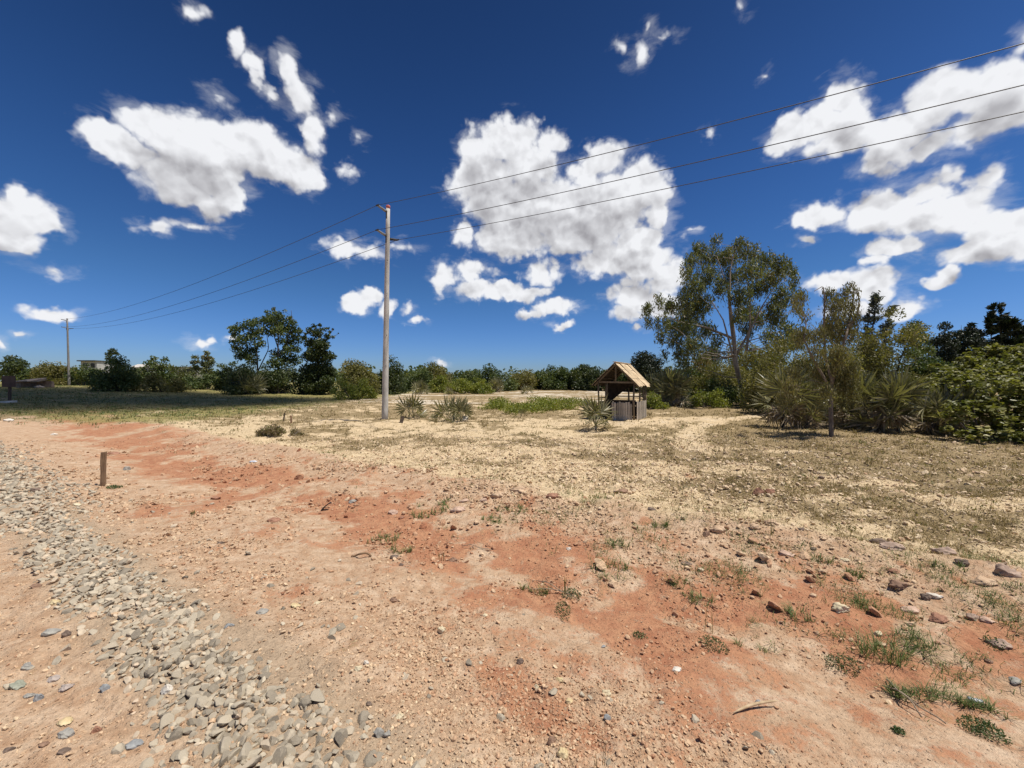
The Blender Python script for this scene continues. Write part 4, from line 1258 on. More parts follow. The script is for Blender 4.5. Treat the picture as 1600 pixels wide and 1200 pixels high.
    obj('door_leaf', MB().bar(p(Wf * .64, .5, .36), p(Wf * .98, .42, .36), .03, .70).mesh('door_leaf', M_IN), t)
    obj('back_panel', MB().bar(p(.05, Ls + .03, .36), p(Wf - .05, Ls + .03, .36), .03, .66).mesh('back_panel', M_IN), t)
    # dark cloth hanging along the left rear
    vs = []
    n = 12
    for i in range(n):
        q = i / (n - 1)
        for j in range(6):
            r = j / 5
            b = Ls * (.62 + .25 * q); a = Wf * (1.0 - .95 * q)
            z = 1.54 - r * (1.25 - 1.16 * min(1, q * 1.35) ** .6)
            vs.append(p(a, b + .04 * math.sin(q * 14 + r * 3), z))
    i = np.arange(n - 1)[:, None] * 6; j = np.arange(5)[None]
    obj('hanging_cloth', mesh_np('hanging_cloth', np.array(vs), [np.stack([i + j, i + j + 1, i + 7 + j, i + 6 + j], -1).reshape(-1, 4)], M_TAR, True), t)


build_hut()

# ------------------------------------------------------------------ distant buildings
def building(px0, px1, pyt, Y, label, wall, roof, flat=True, name='house'):
    a, b = W(px0, pyt, Y), W(px1, pyt, Y)
    w = b[0] - a[0]; z0 = float(terrain((a[0] + b[0]) / 2, Y)); h = a[2] - z0
    t = thing(name, label, 'house', ((a[0] + b[0]) / 2, Y, z0))
    obj('wall', MB().box((0, 2.2, (h - .25) / 2), (w * .9, 4.2, h - .25)).mesh('wall', wall), t)
    if flat:
        obj('roof', MB().box((0, 2.0, h - .13), (w, 5.2, .26)).mesh('roof', roof), t)
    else:
        m = MB(); hw = w / 2; rz = .9
        m.add([(-hw, -.3, h - .3), (hw, -.3, h - .3), (hw, 4.7, h - .3), (-hw, 4.7, h - .3), (-hw, 2.2, h - .3 + rz), (hw, 2.2, h - .3 + rz)], [(0, 1, 5, 4), (2, 3, 4, 5)], [(0, 4, 3), (1, 2, 5)])
        obj('roof', m.mesh('roof', roof), t)
    n = max(2, int(w / 2.2))
    for k in range(n):
        x = -w * .45 + w * .9 * (k + .5) / n
        fr = obj('window', MB().box((x, .085, h - 1.25), (.95, .06, 1.05)).mesh('window', M_DARK), t)


M_WHT = plain_mat('white_plaster', (.40, .385, .36), (.52, .50, .47), 2, .9)
building(124, 152, 563, 92, 'low unfinished house with a dark flat roof slab behind the bushes', M_WHT, plain_mat('dark_slab', (.07, .065, .06), (.11, .10, .09), 2, .9))
building(203, 236, 572, 104, 'small white house half hidden behind the left bushes', M_WHT, plain_mat('pale_roof', (.45, .42, .38), (.6, .56, .5), 2, .8), False)
building(262, 302, 573, 118, 'grey roofed long house showing between the left bushes', plain_mat('grey_plaster', (.34, .32, .29), (.42, .40, .36), 2, .9), plain_mat('grey_roof', (.26, .25, .24), (.36, .34, .32), 2, .8), True)
# ------------------------------------------------------------------ foliage
M_BARK = plain_mat('grey_bark', (.13, .10, .075), (.26, .21, .165), 10, .95, .7, 40, (1, 1, .3))
M_BARKP = plain_mat('pale_bark', (.24, .19, .145), (.40, .34, .275), 8, .9, .5, 40, (1, 1, .3))
M_BARKD = plain_mat('dark_bark', (.06, .05, .04), (.12, .10, .08), 10, .95, .6, 40, (1, 1, .3))
M_TWIG = plain_mat('bare_twig', (.30, .25, .20), (.42, .36, .30), 10, .95)

LM = {
    'dark': leaf_mat('dark_leaf', (0.034, 0.050, 0.017), (0.088, 0.110, 0.032), (0.15, 0.155, 0.05), .27, .45),
    'mid': leaf_mat('mid_leaf', (0.054, 0.080, 0.026), (0.128, 0.157, 0.045), (0.208, 0.208, 0.064), .28, .5),
    'olive': leaf_mat('olive_leaf', (0.12, 0.115, 0.036), (0.27, 0.235, 0.08), (0.36, 0.29, 0.14), .36, .5),
    'bright': leaf_mat('bright_leaf', (0.14, 0.165, 0.030), (0.27, 0.28, 0.054), (0.33, 0.30, 0.081), .4, .5),
    'gum': leaf_mat('gum_leaf', (0.080, 0.095, 0.036), (0.20, 0.205, 0.082), (0.29, 0.21, 0.10), .32, .42),
    'gumdry': leaf_mat('dry_gum_leaf', (0.137, 0.130, 0.052), (0.247, 0.215, 0.091), (0.312, 0.247, 0.130), .3, .5),
    'big': leaf_mat('broad_leaf', (0.085, 0.098, 0.024), (0.27, 0.255, 0.065), (0.42, 0.38, 0.17), .33, .45, .35),
    'needle': leaf_mat('needle', (0.07, 0.085, 0.068), (0.15, 0.175, 0.135), None, .12, .6),
    'black': leaf_mat('very_dark_leaf', (0.013, 0.021, 0.010), (0.031, 0.044, 0.017), None, .15, .5),
    'dry': leaf_mat('dry_leaf', (0.150, 0.105, 0.060), (0.270, 0.200, 0.120), (0.340, 0.270, 0.170), .2, .8),
    'palm': leaf_mat('palm_leaf', (0.115, 0.11, 0.05), (0.30, 0.275, 0.14), (0.52, 0.46, 0.30), .25, .3, .6),
    'palmdry': leaf_mat('dry_palm_leaf', (0.19, 0.135, 0.085), (0.43, 0.335, 0.22), (0.60, 0.51, 0.37), .22, .5),
    'grass': leaf_mat('green_grass', (0.075, 0.112, 0.030), (0.188, 0.217, 0.072), (0.375, 0.315, 0.150), .25, .6),
    'straw': leaf_mat('dry_grass', (0.18, 0.13, 0.058), (0.335, 0.25, 0.128), (0.47, 0.38, 0.22), .25, .8),
    'weed': leaf_mat('weed_leaf', (0.05, 0.085, 0.03), (0.12, 0.165, 0.06), (0.24, 0.23, 0.10), .25, .5),
}


def unit(v):
    return v / (np.linalg.norm(v, axis=-1, keepdims=True) + 1e-9)


def leaf_cloud(name, c, size, mat, rg, ratio=.45, bias=(0, 0, 0), spread=1.0, fold=.15, tint=None, parent_tint=None):
    """leaf-shaped four-cornered blades at points c"""
    n = len(c)
    d = unit(rg.normal(size=(n, 3)) * spread + np.asarray(bias, float))
    s = unit(np.cross(d, rg.normal(size=(n, 3))))
    nn = np.cross(d, s)
    L = (size * rg.uniform(.65, 1.3, n))[:, None]
    w = L * ratio
    v = np.stack([c - d * L * .5, c + s * w * .5 - d * L * .05 + nn * w * fold, c + d * L * .5, c - s * w * .5 - d * L * .05 + nn * w * fold], 1)
    f = np.arange(n * 4).reshape(-1, 4)
    if tint is None:
        tint = rg.random(n)
    return mesh_np(name, v.reshape(-1, 3), [f], mat, False, np.repeat(tint, 4))


def in_clumps(cl, n, rg, shell=.55, squash=(1, 1, .85)):
    """cl: rows of x y z r; points spread by volume, fewer in the middle"""
    cl = np.asarray(cl, float)
    wgt = cl[:, 3] ** 2.2
    k = rg.choice(len(cl), n, p=wgt / wgt.sum())
    d = unit(rg.normal(size=(n, 3)))
    r = rg.random(n) ** shell
    return cl[k, :3] + d * (r * cl[k, 3])[:, None] * np.array(squash), k


def limb(a, b, r0, r1, rg, sag=0.0, n=7, wob=.05):
    a = np.array(a, float); b = np.array(b, float)
    L = np.linalg.norm(b - a)
    s = np.linspace(0, 1, n)
    mid = (a + b) / 2 + np.array([0, 0, 1]) * (-.10 * L + sag) + rg.normal(0, wob * L, 3)
    p = (1 - s)[:, None] ** 2 * a + 2 * (s * (1 - s))[:, None] * mid + (s ** 2)[:, None] * b
    p[1:-1] += rg.normal(0, wob * .3 * L, (n - 2, 3))
    return p, r0 + (r1 - r0) * s ** .8


def tree(name, label, cat, base, Y, clumps, leafn, leafs, mat, stems=None, depth=.8, group=None, seed=0, ratio=.45, bias=(0, 0, 0), spread=1.0,
         bark=None, rtrunk=.12, clump_scale=1.0, shell=.5, jitter=True, twig=0, limbs=True, rlimb=None, strand=None):
    """clumps in photograph pixels (column,row,radius); each gets a depth of its own round the trunk"""
    rg = np.random.default_rng(seed + 100)
    b = W(base[0], base[1], Y)
    b[2] = float(terrain(b[0], Y))
    m = Y / FPX
    cx = np.array([c[0] for c in clumps]); half = max(1.0, (cx.max() - cx.min()) / 2) * m
    mid = (cx.max() + cx.min()) / 2
    cl = []
    for (px, py, r) in clumps:
        e = abs(px - mid) * m / half
        dy = rg.uniform(-1, 1) * half * depth * math.sqrt(max(.1, 1 - .8 * e * e))
        p = W(px, py, Y + dy)
        cl.append((*(p - b), r * (Y + dy) / FPX * clump_scale))
    cl = np.array(cl)
    t = thing(name, label, cat, b, group)
    pts, k = in_clumps(cl, leafn, rg, shell)
    if strand:                                           # leaves hang in short strings
        per, SL = strand
        L = SL * rg.uniform(.3, 1.15, len(pts))
        dr = rg.normal(0, .22, (len(pts), 2))
        tt = (np.arange(per)[None] + rg.random((len(pts), per))) / per
        q = np.repeat(pts[:, None], per, 1)
        q[:, :, 2] -= tt * L[:, None] - .15 * SL
        q[:, :, :2] += (dr * L[:, None])[:, None] * tt[:, :, None] ** 1.5
        pts = q.reshape(-1, 3) + rg.normal(0, .25 * leafs, (len(pts) * per, 3)); k = np.repeat(k, per)
    tone = np.clip(rg.normal(.45, .16, len(cl)), 0, 1)[k] + rg.normal(0, .22, len(pts))
    pts = pts[pts[:, 2] > .02]
    tone = np.clip(tone[:len(pts)], 0, 1)
    crown = obj('crown', leaf_cloud('crown', pts, np.full(len(pts), leafs), mat, rg, ratio, bias, spread, tint=tone), t)
    mb = MB()
    bark = bark or M_BARK
    if stems is None:
        stems = [[base, (mid, min(c[1] for c in clumps) * .4 + base[1] * .6)]]
    paths = []
    for st in stems:
        p = np.array([W(x, y, Y + (0 if i == 0 else rg.uniform(-.3, .3) * i * .3)) - b for i, (x, y) in enumerate(st)])
        if len(p) == 2: p = np.array([p[0], p[0] * .5 + p[1] * .5 + rg.normal(0, .06, 3), p[1]])
        s = np.linspace(0, len(p) - 1, 4 * len(p))
        q = np.stack([np.interp(s, np.arange(len(p)), p[:, i]) for i in range(3)], 1)
        if st is stems[0] or st[0][1] >= base[1] - 2: q[0, 2] -= .15
        rad = rtrunk * (1 if st is stems[0] else .6) * (1 - .88 * np.linspace(0, 1, len(q)) ** .8) + .004 * Y / 14
        mb.tube(q, rad, 8); paths.append((q, rad))
    if limbs:
        allp = np.vstack([q for q, _ in paths]); allr = np.concatenate([r for _, r in paths])
        for c in cl:
            # join the limb lower down on the nearest stem
            dd = np.linalg.norm(allp - c[:3], axis=1) + np.maximum(0, allp[:, 2] - c[2] + .25 * np.linalg.norm(c[:2])) * 2 + (allp[:, 2] < .3 * allp[:, 2].max()) * 2
            i = int(np.argmin(dd))
            p, r = limb(allp[i], c[:3], min(allr[i] * .6, rlimb or 1), .005 * Y / 14, rg)
            mb.tube(p, r, 5, False)
            for _ in range(twig):
                e = c[:3] + unit(rg.normal(size=3)) * c[3] * .8
                pp, rr = limb(c[:3], e, .006 * Y / 14, .003 * Y / 14, rg, n=4)
                mb.tube(pp, rr, 4, False)
    obj('trunk', mb.mesh('trunk', bark, True), t)
    return t


def Z(scale, ox, oy, *cl):
    """pixels measured in an enlarged crop back to photograph pixels"""
    return [(ox + x / scale, oy + y / scale, r / scale) for x, y, r in cl]


def bush(name, label, cat, x0, x1, yt, yb, mat, Y=None, leafs=None, dens=1.0, group=None, seed=0, ratio=.5, dome=.9, depth=.45, lump=.24, n=None, bias=(0, 0, 0), bark=None, spread=1.0, ragged=.12, fill=.35):
    """shrub filling a box of the photograph: lumps on a rounded outline, leaf by leaf"""
    rg = np.random.default_rng(seed + 500)
    if Y is None: Y = ghit((x0 + x1) / 2, yb)
    m = Y / FPX
    b = W((x0 + x1) / 2, yb, Y); b[2] = float(terrain(b[0], Y))
    top = W(0, yt, Y)[2] - b[2]
    hw = (x1 - x0) / 2 * m
    lr = lump * min(hw * 1.6, top) + .04
    k = n or int(np.clip(3.2 * hw * top / lr ** 2, 8, 60))
    cl = []
    while len(cl) < k:
        x, y, z = rg.uniform(-1, 1), rg.uniform(-1, 1), rg.uniform(0.02, 1)
        e = (abs(x) ** 2.3 + abs(y) ** 2.3 + (z ** 2.3) * dome)
        if e > 1 or (e < fill and rg.random() < .75): continue
        r = lr * rg.uniform(.6, 1.25)
        zz = z * (top - r * .6) * (1 + rg.normal(0, ragged))
        cl.append((x * max(hw - r * .7, .2 * hw), y * hw * depth * 2, max(zz, r * .35), r))
    cl = np.array(cl)
    ls = leafs or Y * .0058
    cnt = int(dens * 5.5 * (2 * hw * top * 1.0) / (ls * ls * ratio * .5) * 1.0)
    cnt = int(np.clip(cnt, 900, 13000))
    t = thing(name, label, cat, b, group)
    pts, kk = in_clumps(cl, cnt, rg, .45)
    tone = np.clip(np.clip(rg.normal(.45, .18, len(cl)), 0, 1)[kk] + rg.normal(0, .22, cnt), 0, 1)
    ok = pts[:, 2] > 0
    obj('crown', leaf_cloud('crown', pts[ok], np.full(ok.sum(), ls), mat, rg, ratio, bias, spread, tint=tone[ok]), t)
    mb = MB()
    for c in cl[:26]:
        p, r = limb((c[0] * .25 + rg.normal(0, .05), c[1] * .25, -.05), c[:3], .018 + .012 * top, .006 * max(1, Y / 20), rg)
        mb.tube(p, r, 5, False)
    obj('trunk', mb.mesh('trunk', bark or M_BARKD, True), t)
    return t


# ---- fan palms
def frond_mesh(name, mat, stalk, fan, n, rg, droop=.25, arc=2.0, wid=.055):
    """stalk along +X then a fan of folded leaflets"""
    mb = MB()
    s = np.linspace(0, 1, 5)
    st = np.stack([stalk * s, 0 * s, -.06 * stalk * s ** 2], 1)
    V, Q, nV = [], [], 0
    mbv, mbf = MB().tube(st, np.linspace(.014, .008, 5) * (fan / .7), 5, False).data()
    tip = st[-1]
    vs, fs, tint = [mbv], [mbf[0]], [np.full(len(mbv), .5)]
    k = len(mbv)
    for i in range(n):
        a = (i / (n - 1) - .5) * 2 * arc * rg.uniform(.97, 1.03)
        L = fan * (.72 + .28 * math.cos(a * .8)) * rg.uniform(.82, 1.08)
        d = np.array([math.cos(a), math.sin(a), .30 * math.cos(a * 1.2) - .12 + rg.normal(0, .07)]); d /= np.linalg.norm(d)
        side = np.cross(d, (0, 0, 1)); side /= np.linalg.norm(side)
        w = wid * fan * rg.uniform(.7, 1.15)
        dz = np.array([0, 0, -1.0])
        mid = tip + d * L * .5 + dz * droop * L * .10
        end = tip + d * L * .97 + dz * droop * L * rg.uniform(.25, .8)
        vs.append(np.array([tip, mid + side * w * .5 + (0, 0, w * .25), mid, mid - side * w * .5 + (0, 0, w * .25), end]))
        fs.append(np.array([(0, 1, 4, 2), (0, 2, 4, 3)]) + k)
        tint.append(np.full(5, np.clip(rg.normal(.5, .3), 0, 1)))
        k += 5
    return mesh_np(name, np.vstack(vs), [np.vstack(fs)], mat, False, np.concatenate(tint))


_rg = np.random.default_rng(77)
FROND_G = [frond_mesh('frond', LM['palm'], .55, .82, 13, _rg, .15, 1.75, .10) for _ in range(6)]
FROND_D = [frond_mesh('frond', LM['palmdry'], .40, .85, 11, _rg, .8, 1.7, .095) for _ in range(4)]


def palm(label, px, pyb, w, h, n=18, dry=5, Y=None, seed=0, stem=0.0, group='fan palms', stems=1, bark=None):
    """stemless or short-stemmed fan palm; w and h in photograph pixels"""
    rg = np.random.default_rng(seed + 900)
    if Y is None: Y = ghit(px, pyb)
    m = Y / FPX
    b = W(px, pyb, Y); b[2] = float(terrain(b[0], Y)) + .3 * float(relief(b[0], Y))
    t = thing('fan_palm', label, 'palm', b, group)
    hw, hh = w * m / 2, h * m
    heads = [np.zeros(3)]
    for k in range(1, stems):
        heads.append(np.array([rg.uniform(-.55, .55) * hw, rg.uniform(-.5, .5) * hw, 0]))
    mb = MB()
    for i, hd in enumerate(heads):
        sh = stem * hh * rg.uniform(.6, 1.0) if stem else .05
        if len(heads) > 1: sh = stem * hh * (i + .6) / len(heads)
        top = hd + np.array([rg.normal(0, .08) * hw, rg.normal(0, .08) * hw, sh])
        mb.tube([hd - (0, 0, .1), (hd + top) / 2, top], [.05 * max(hh, .6) * .7, .045 * max(hh, .6) * .7, .04 * max(hh, .6) * .7], 7)
        k = max(6, int(n * .72) // len(heads))
        R = max(hw if len(heads) == 1 else hw * .62, .3)
        for j in range(k):
            el = math.radians(rg.uniform(8, 84)) if j > 2 else math.radians(rg.uniform(60, 86))
            az = j * 2.4 + rg.normal(0, .25)
            reach = R / max(math.cos(el), .45) if el < 1 else (hh - sh) / math.sin(el)
            reach = min(reach, max(hh - sh, .3 * hh) / max(math.sin(el), .25) * 1.02, R * 1.5) * rg.uniform(.85, 1.08)
            o = obj('frond', FROND_G[rg.integers(6)], t, top, (rg.normal(0, 1.0), -el, az), reach / 1.30)
        for j in range(dry // len(heads)):
            el = math.radians(rg.uniform(-68, 8))
            az = j * 2.4 + rg.normal(0, .6)
            o = obj('frond', FROND_D[rg.integers(4)], t, top, (rg.normal(0, .9), -el, az), R / 1.2 * rg.uniform(.65, 1.05))
    obj('trunk', mb.mesh('trunk', bark or M_BARKD, True), t)
    return t


# ================================================================= trees of the photograph
# gum tree
tree('gum_tree', 'tall airy gum tree with drooping foliage and a slim pale trunk', 'tree', (1163, 636), 25.0,
     Z(3.43, 980, 350, (480,80,35),(600,100,45),(380,130,50),(340,190,45),(320,260,45),(440,170,60),(540,170,70),(660,150,60),(740,190,60),(820,210,60),(870,250,45),(890,310,35),
       (760,280,70),(660,250,70),(560,280,60),(430,270,70),(350,340,70),(300,410,60),(230,430,50),(170,400,35),(110,450,35),(110,520,30),(190,520,50),(180,590,40),(250,540,60),
       (340,480,80),(400,420,70),(330,560,70),(260,620,50),(290,690,50),(360,640,70),(430,560,50),(200,690,30),(400,720,60),(500,330,50),(600,380,70),(700,340,60),(640,460,70),
       (700,500,60),(600,500,40),(800,430,60),(840,370,60),(800,500,60),(860,560,50),(760,590,50),(830,620,50),(900,620,50),(930,380,30),(480,620,40),(640,560,40),(300,740,40),(450,690,60),(920,450,35)),
     5200, .25, LM['gum'], stems=[[(1163, 638), (1157, 600), (1150, 565), (1147, 520), (1140, 470), (1141, 420), (1150, 385)], [(1153, 590), (1141, 540), (1130, 500), (1112, 470)],
                                   [(1149, 560), (1141, 500), (1137, 450), (1120, 400)], [(1150, 555), (1170, 520), (1190, 480), (1215, 440)], [(1148, 530), (1105, 512), (1070, 505), (1040, 495)],
                                   [(1166, 548), (1172, 510), (1172, 470), (1165, 420)]],
     depth=.75, seed=1, ratio=.24, bias=(0, 0, -1.1), spread=.75, bark=M_BARKP, rtrunk=.15, clump_scale=.92, twig=2, shell=.45, rlimb=.04, strand=(6, .75))

# dry leaning gum in front of the palms
tree('thin_gum_tree', 'thin ragged gum tree with bare twigs leaning over the palms', 'tree', (1299, 684), 11.0,
     Z(4.286, 1180, 420, (645,115,22),(610,150,32),(500,165,40),(540,235,50),(620,250,45),(660,330,40),(600,350,45),(520,340,50),(470,400,45),(430,420,35),(310,185,30),(270,205,28),
       (330,310,30),(350,430,40),(290,450,40),(560,430,45),(640,420,35),(690,230,16),(690,150,14),(540,640,55),(480,700,45),(430,560,40),(660,800,45),(240,780,50),(210,860,40),(620,700,50),(560,560,50),(480,800,40),(250,690,40),(560,620,55),(600,760,55),(430,680,50),(520,700,50),(640,640,45)),
     2300, .105, LM['gumdry'], stems=[[(1299, 686), (1298, 640), (1300, 600), (1310, 560), (1322, 525), (1330, 490), (1335, 455), (1330, 445)], [(1301, 600), (1290, 560), (1287, 510), (1289, 470), (1286, 447), (1272, 455)],
                                      [(1299, 610), (1270, 560), (1256, 530), (1260, 505), (1250, 480)], [(1325, 515), (1340, 490), (1343, 470), (1338, 452)]],
     depth=.6, seed=2, ratio=.22, bias=(0, 0, -1.5), spread=.6, bark=M_BARK, rtrunk=.058, twig=3, shell=.5, rlimb=.014, clump_scale=1.2, strand=(7, .55))

# leggy broad-leaved trees at the left
TL = 'tall leggy trees at the left'
tree('broadleaf_tree', 'leggy broad leaved tree with an open spreading crown, leftmost of the tall three', 'tree', (403, 607), 43.0,
     Z(4.444, 340, 440, (100,330,26),(160,320,34),(230,300,42),(150,400,42),(130,460,34),(200,400,42),(260,370,42),(180,510,36),(150,520,28),(230,480,42),(260,280,30),(330,270,34),(310,340,34),(95,420,16),(120,360,24),(290,430,34),(240,540,40)),
     3600, .25, LM['mid'], stems=[[(403, 608), (402, 560), (398, 530), (390, 505)], [(403, 580), (420, 545), (415, 510)], [(402, 570), (380, 545), (368, 535)]], seed=3, group=TL, ratio=.6, bark=M_BARKD, rtrunk=.10, rlimb=.03, clump_scale=1.3)
tree('broadleaf_tree', 'tallest leggy broad leaved tree with round leaf tufts, middle of the tall three', 'tree', (435, 607), 44.0,
     Z(4.444, 340, 440, (390,190,15),(345,210,16),(465,203,11),(415,235,34),(380,280,42),(450,290,42),(500,258,20),(520,290,26),(540,340,34),(490,350,42),(420,340,42),(370,350,32),(550,400,34),(500,420,34),
       (440,410,26),(540,470,34),(480,480,34),(572,350,14),(400,500,34),(440,240,18),(355,240,18),(320,270,16),(470,540,40),(400,560,40),(540,540,40)),
     5200, .25, LM['mid'], stems=[[(435, 608), (434, 560), (435, 520), (433, 495), (428, 480)], [(434, 560), (450, 530), (457, 505), (455, 485)], [(435, 545), (425, 515), (420, 495)]], seed=4, group=TL, ratio=.6, bark=M_BARKD, rtrunk=.10, rlimb=.03, clump_scale=1.3)
tree('broadleaf_tree', 'dense dark broad leaved tree with knobbly top tufts, rightmost of the tall three', 'tree', (498, 612), 43.0,
     Z(4.444, 340, 440, (670,310,20),(710,302,15),(640,340,28),(690,360,42),(740,335,18),(765,325,13),(800,332,9),(840,358,8),(800,382,14),(760,380,26),(600,390,22),(650,430,50),(720,440,60),(690,500,70),(760,520,52),
       (640,520,52),(800,520,26),(720,600,80),(640,620,70),(780,620,42),(700,680,80),(610,360,14),(720,330,14),(780,350,12),(690,740,70),(760,690,50)),
     10000, .25, LM['dark'], stems=[[(498, 613), (498, 580), (497, 550), (500, 520)], [(498, 560), (510, 530), (520, 515)]], seed=5, group=TL, ratio=.6, bark=M_BARKD, rtrunk=.2, rlimb=.05)

# trees further left
G1 = 'trees and bushes along the left horizon'
tree('round_tree', 'dark round topped tree at the far left edge', 'tree', (20, 597), 62.0, [(20, 566, 13), (10, 572, 10), (30, 570, 11), (16, 560, 7), (33, 578, 9), (6, 582, 8), (22, 580, 12)], 1500, .42, LM['dark'], seed=6, group=G1, bark=M_BARKD, rtrunk=.25)
bush('bush', 'low olive bush with a pale dead twig top left of the distant pole', 'bush', 56, 100, 566, 604, LM['olive'], 52, seed=7, group=G1)
bush('bush', 'flat dark scrub between the round tree and the pale twigged bush', 'bush', 34, 66, 574, 602, LM['mid'], 58, seed=8, group=G1)
bush('bush', 'yellowish green scrub behind the foot of the distant pole', 'bush', 92, 128, 571, 604, LM['olive'], 54, seed=9, group=G1)
bush('bush', 'scrub right of the distant pole in front of the flat roof', 'bush', 108, 156, 569, 606, LM['mid'], 50, seed=10, group=G1)
bush('broad_bush', 'broad rounded bush with a dark base reaching out on the grass', 'bush', 150, 212, 557, 611, LM['mid'], None, seed=11, group=G1, dens=1.2)
tree('slim_tree', 'small lopsided tree standing up behind the broad rounded bush', 'tree', (176, 590), 56.0, [(176, 548, 6), (170, 554, 5), (181, 553, 4), (168, 560, 4), (174, 562, 6)], 420, .34, LM['dark'], seed=12, group=G1, rtrunk=.09)
bush('bush', 'low scrub joining the broad bush to the grey green tree', 'bush', 196, 240, 576, 608, LM['mid'], 46, seed=13, group=G1)
tree('grey_tree', 'grey green shrub tree with two thin tops left of the slender pair', 'tree', (246, 606), 47.0, [(240, 561, 7), (234, 570, 9), (246, 574, 11), (257, 562, 6), (258, 573, 9), (240, 584, 13), (255, 586, 13), (232, 588, 9), (266, 590, 9)], 1700, .32, LM['mid'], seed=14, group=G1, rtrunk=.1)
tree('slim_tree', 'shorter slim tree, left one of the slender pair', 'tree', (305, 602), 52.0, [(305, 558, 5), (303, 566, 5), (309, 565, 4), (305, 575, 7), (302, 584, 7)], 600, .32, LM['gum'], seed=15, group=G1, rtrunk=.08)
tree('slim_tree', 'taller slim tree, right one of the slender pair', 'tree', (323, 602), 52.0, [(323, 551, 5), (320, 559, 6), (328, 560, 6), (318, 568, 6), (326, 569, 8), (332, 565, 4), (322, 580, 9)], 900, .32, LM['gum'], seed=16, group=G1, rtrunk=.08)
bush('bush', 'low dark scrub below the slender pair', 'bush', 284, 346, 582, 610, LM['mid'], 44, seed=17, group=G1)
bush('bush', 'pale grey green bush left of the slender pair', 'bush', 262, 300, 571, 607, LM['gum'], 50, seed=18, group=G1)
bush('bush', 'dark shrub with a small peak right of the slender pair', 'bush', 336, 372, 564, 612, LM['mid'], 45, seed=19, group=G1, dome=.7)
bush('bush', 'low tangled bush at the near end of the left scrub', 'bush', 214, 290, 588, 612, LM['olive'], None, seed=20, group=G1)

G2 = 'undergrowth below the tall leggy trees'
bush('shrub', 'dark tangled shrub under the leftmost leggy tree', 'shrub', 348, 412, 570, 616, LM['dark'], None, seed=21, group=G2)
bush('shrub', 'dark thicket under the middle leggy tree', 'shrub', 398, 474, 566, 615, LM['dark'], None, seed=22, group=G2)
bush('shrub', 'dark skirt of leaves at the foot of the densest leggy tree', 'shrub', 462, 534, 572, 616, LM['dark'], None, seed=23, group=G2)
palm('spiky palm at the edge of the dark shrubs under the leggy trees', 388, 617, 52, 36, 16, 6, seed=24)
bush('creeper_bush', 'bright olive bush sloping down right of the leggy trees', 'bush', 522, 592, 562, 618, LM['olive'], None, seed=25, group=G2, dome=1.0)
bush('creeper_bush', 'bright green low bush left of the tall pale pole base', 'bush', 518, 586, 588, 624, LM['bright'], None, seed=26, group=G2, dens=.8)
bush('round_tree', 'dark round tree directly behind the tall pale pole', 'tree', 584, 640, 561, 616, LM['dark'], None, seed=27, group=G2, dome=.8)

# the belt of trees in the middle
G3 = 'belt of trees across the middle distance'
MID = [
 (630, 676, 575, 607, 'mid', 62, 'pale low tree between the pole and the first fan palm clump'),
 (660, 708, 569, 607, 'olive', 66, 'dark dome of a tree behind the leftmost palm clump'),
 (704, 758, 568, 606, 'mid', 68, 'dark tree right of the first dome, lobed at the top'),
 (752, 802, 574, 606, 'mid', 64, 'olive tree behind the second palm clump'),
 (792, 836, 575, 605, 'olive', 72, 'dark tree just right of the second palm clump'),
 (828, 870, 577, 605, 'mid', 74, 'lower paler tree in the centre of the belt'),
 (860, 906, 572, 605, 'mid', 74, 'even topped dark tree left of the kiosk'),
 (896, 930, 566, 606, 'dark', 70, 'higher dark tree just left of the kiosk roof'),
 (918, 966, 572, 606, 'dark', 66, 'dark tree behind the left kiosk eave'),
 (952, 996, 574, 606, 'mid', 62, 'tree behind the kiosk ridge'),
]
for k, (a, b_, t_, bb, mt, YY, lab) in enumerate(MID):
    bush('belt_tree', lab, 'tree', a - 10, b_ + 10, t_, bb + 2, LM[mt], YY, seed=40 + k, group=G3, dome=.8, dens=1.5, lump=.30, fill=.1)
bush('round_tree', 'black looking round tree rising behind the kiosk roof', 'tree', 980, 1050, 550, 606, LM['black'], 58, seed=55, dome=.55, dens=1.6, lump=.24, ragged=.01, n=60, fill=.3)
bush('creeper_bush', 'bright yellow green bush in front of the tree belt', 'bush', 694, 774, 589, 614, LM['bright'], 50, seed=56, dens=1.0)
bush('creeper_bush', 'small bright bush left of the larger bright one', 'bush', 668, 706, 587, 611, LM['bright'], 54, seed=57)
palm('bushy palm clump behind and right of the pole', 656, 613, 50, 36, 26, 8, Y=48, seed=58, stems=2)
palm('taller palm clump in front of the belt, left of centre', 778, 608, 46, 32, 26, 10, Y=56, seed=59, stems=2, stem=.2)
palm('small grey palm in front of the belt, right of the taller clump', 824, 612, 26, 18, 12, 5, Y=48, seed=60)
palm('small palm half hidden at the edge of the bright bush', 702, 613, 22, 14, 9, 3, Y=46, seed=61)

# low green plants in the sand before the belt
def ground_plants(label, spots, leafs, mat, seed, h=.25, n=3000, name='low_green_plants'):
    rg = np.random.default_rng(seed)
    cl = []
    for (px, py, wpx) in spots:
        p = gp(px, py)
        r = wpx * p[1] / FPX
        for _ in range(6):
            cl.append((p[0] + rg.uniform(-1, 1) * r, p[1] + rg.uniform(-1.2, 1.2) * r, p[2] + rg.uniform(.3, 1) * h * .5, rg.uniform(.5, 1.1) * h))
    pts, k = in_clumps(cl, n, rg, .5, (1.6, 1.6, .8))
    pts = pts[pts[:, 2] > terrain(pts[:, 0], pts[:, 1]) - .02]
    tag(obj(name, leaf_cloud(name, pts, np.full(len(pts), leafs), mat, rg, .5, (0, 0, .6))), label, kind='stuff')


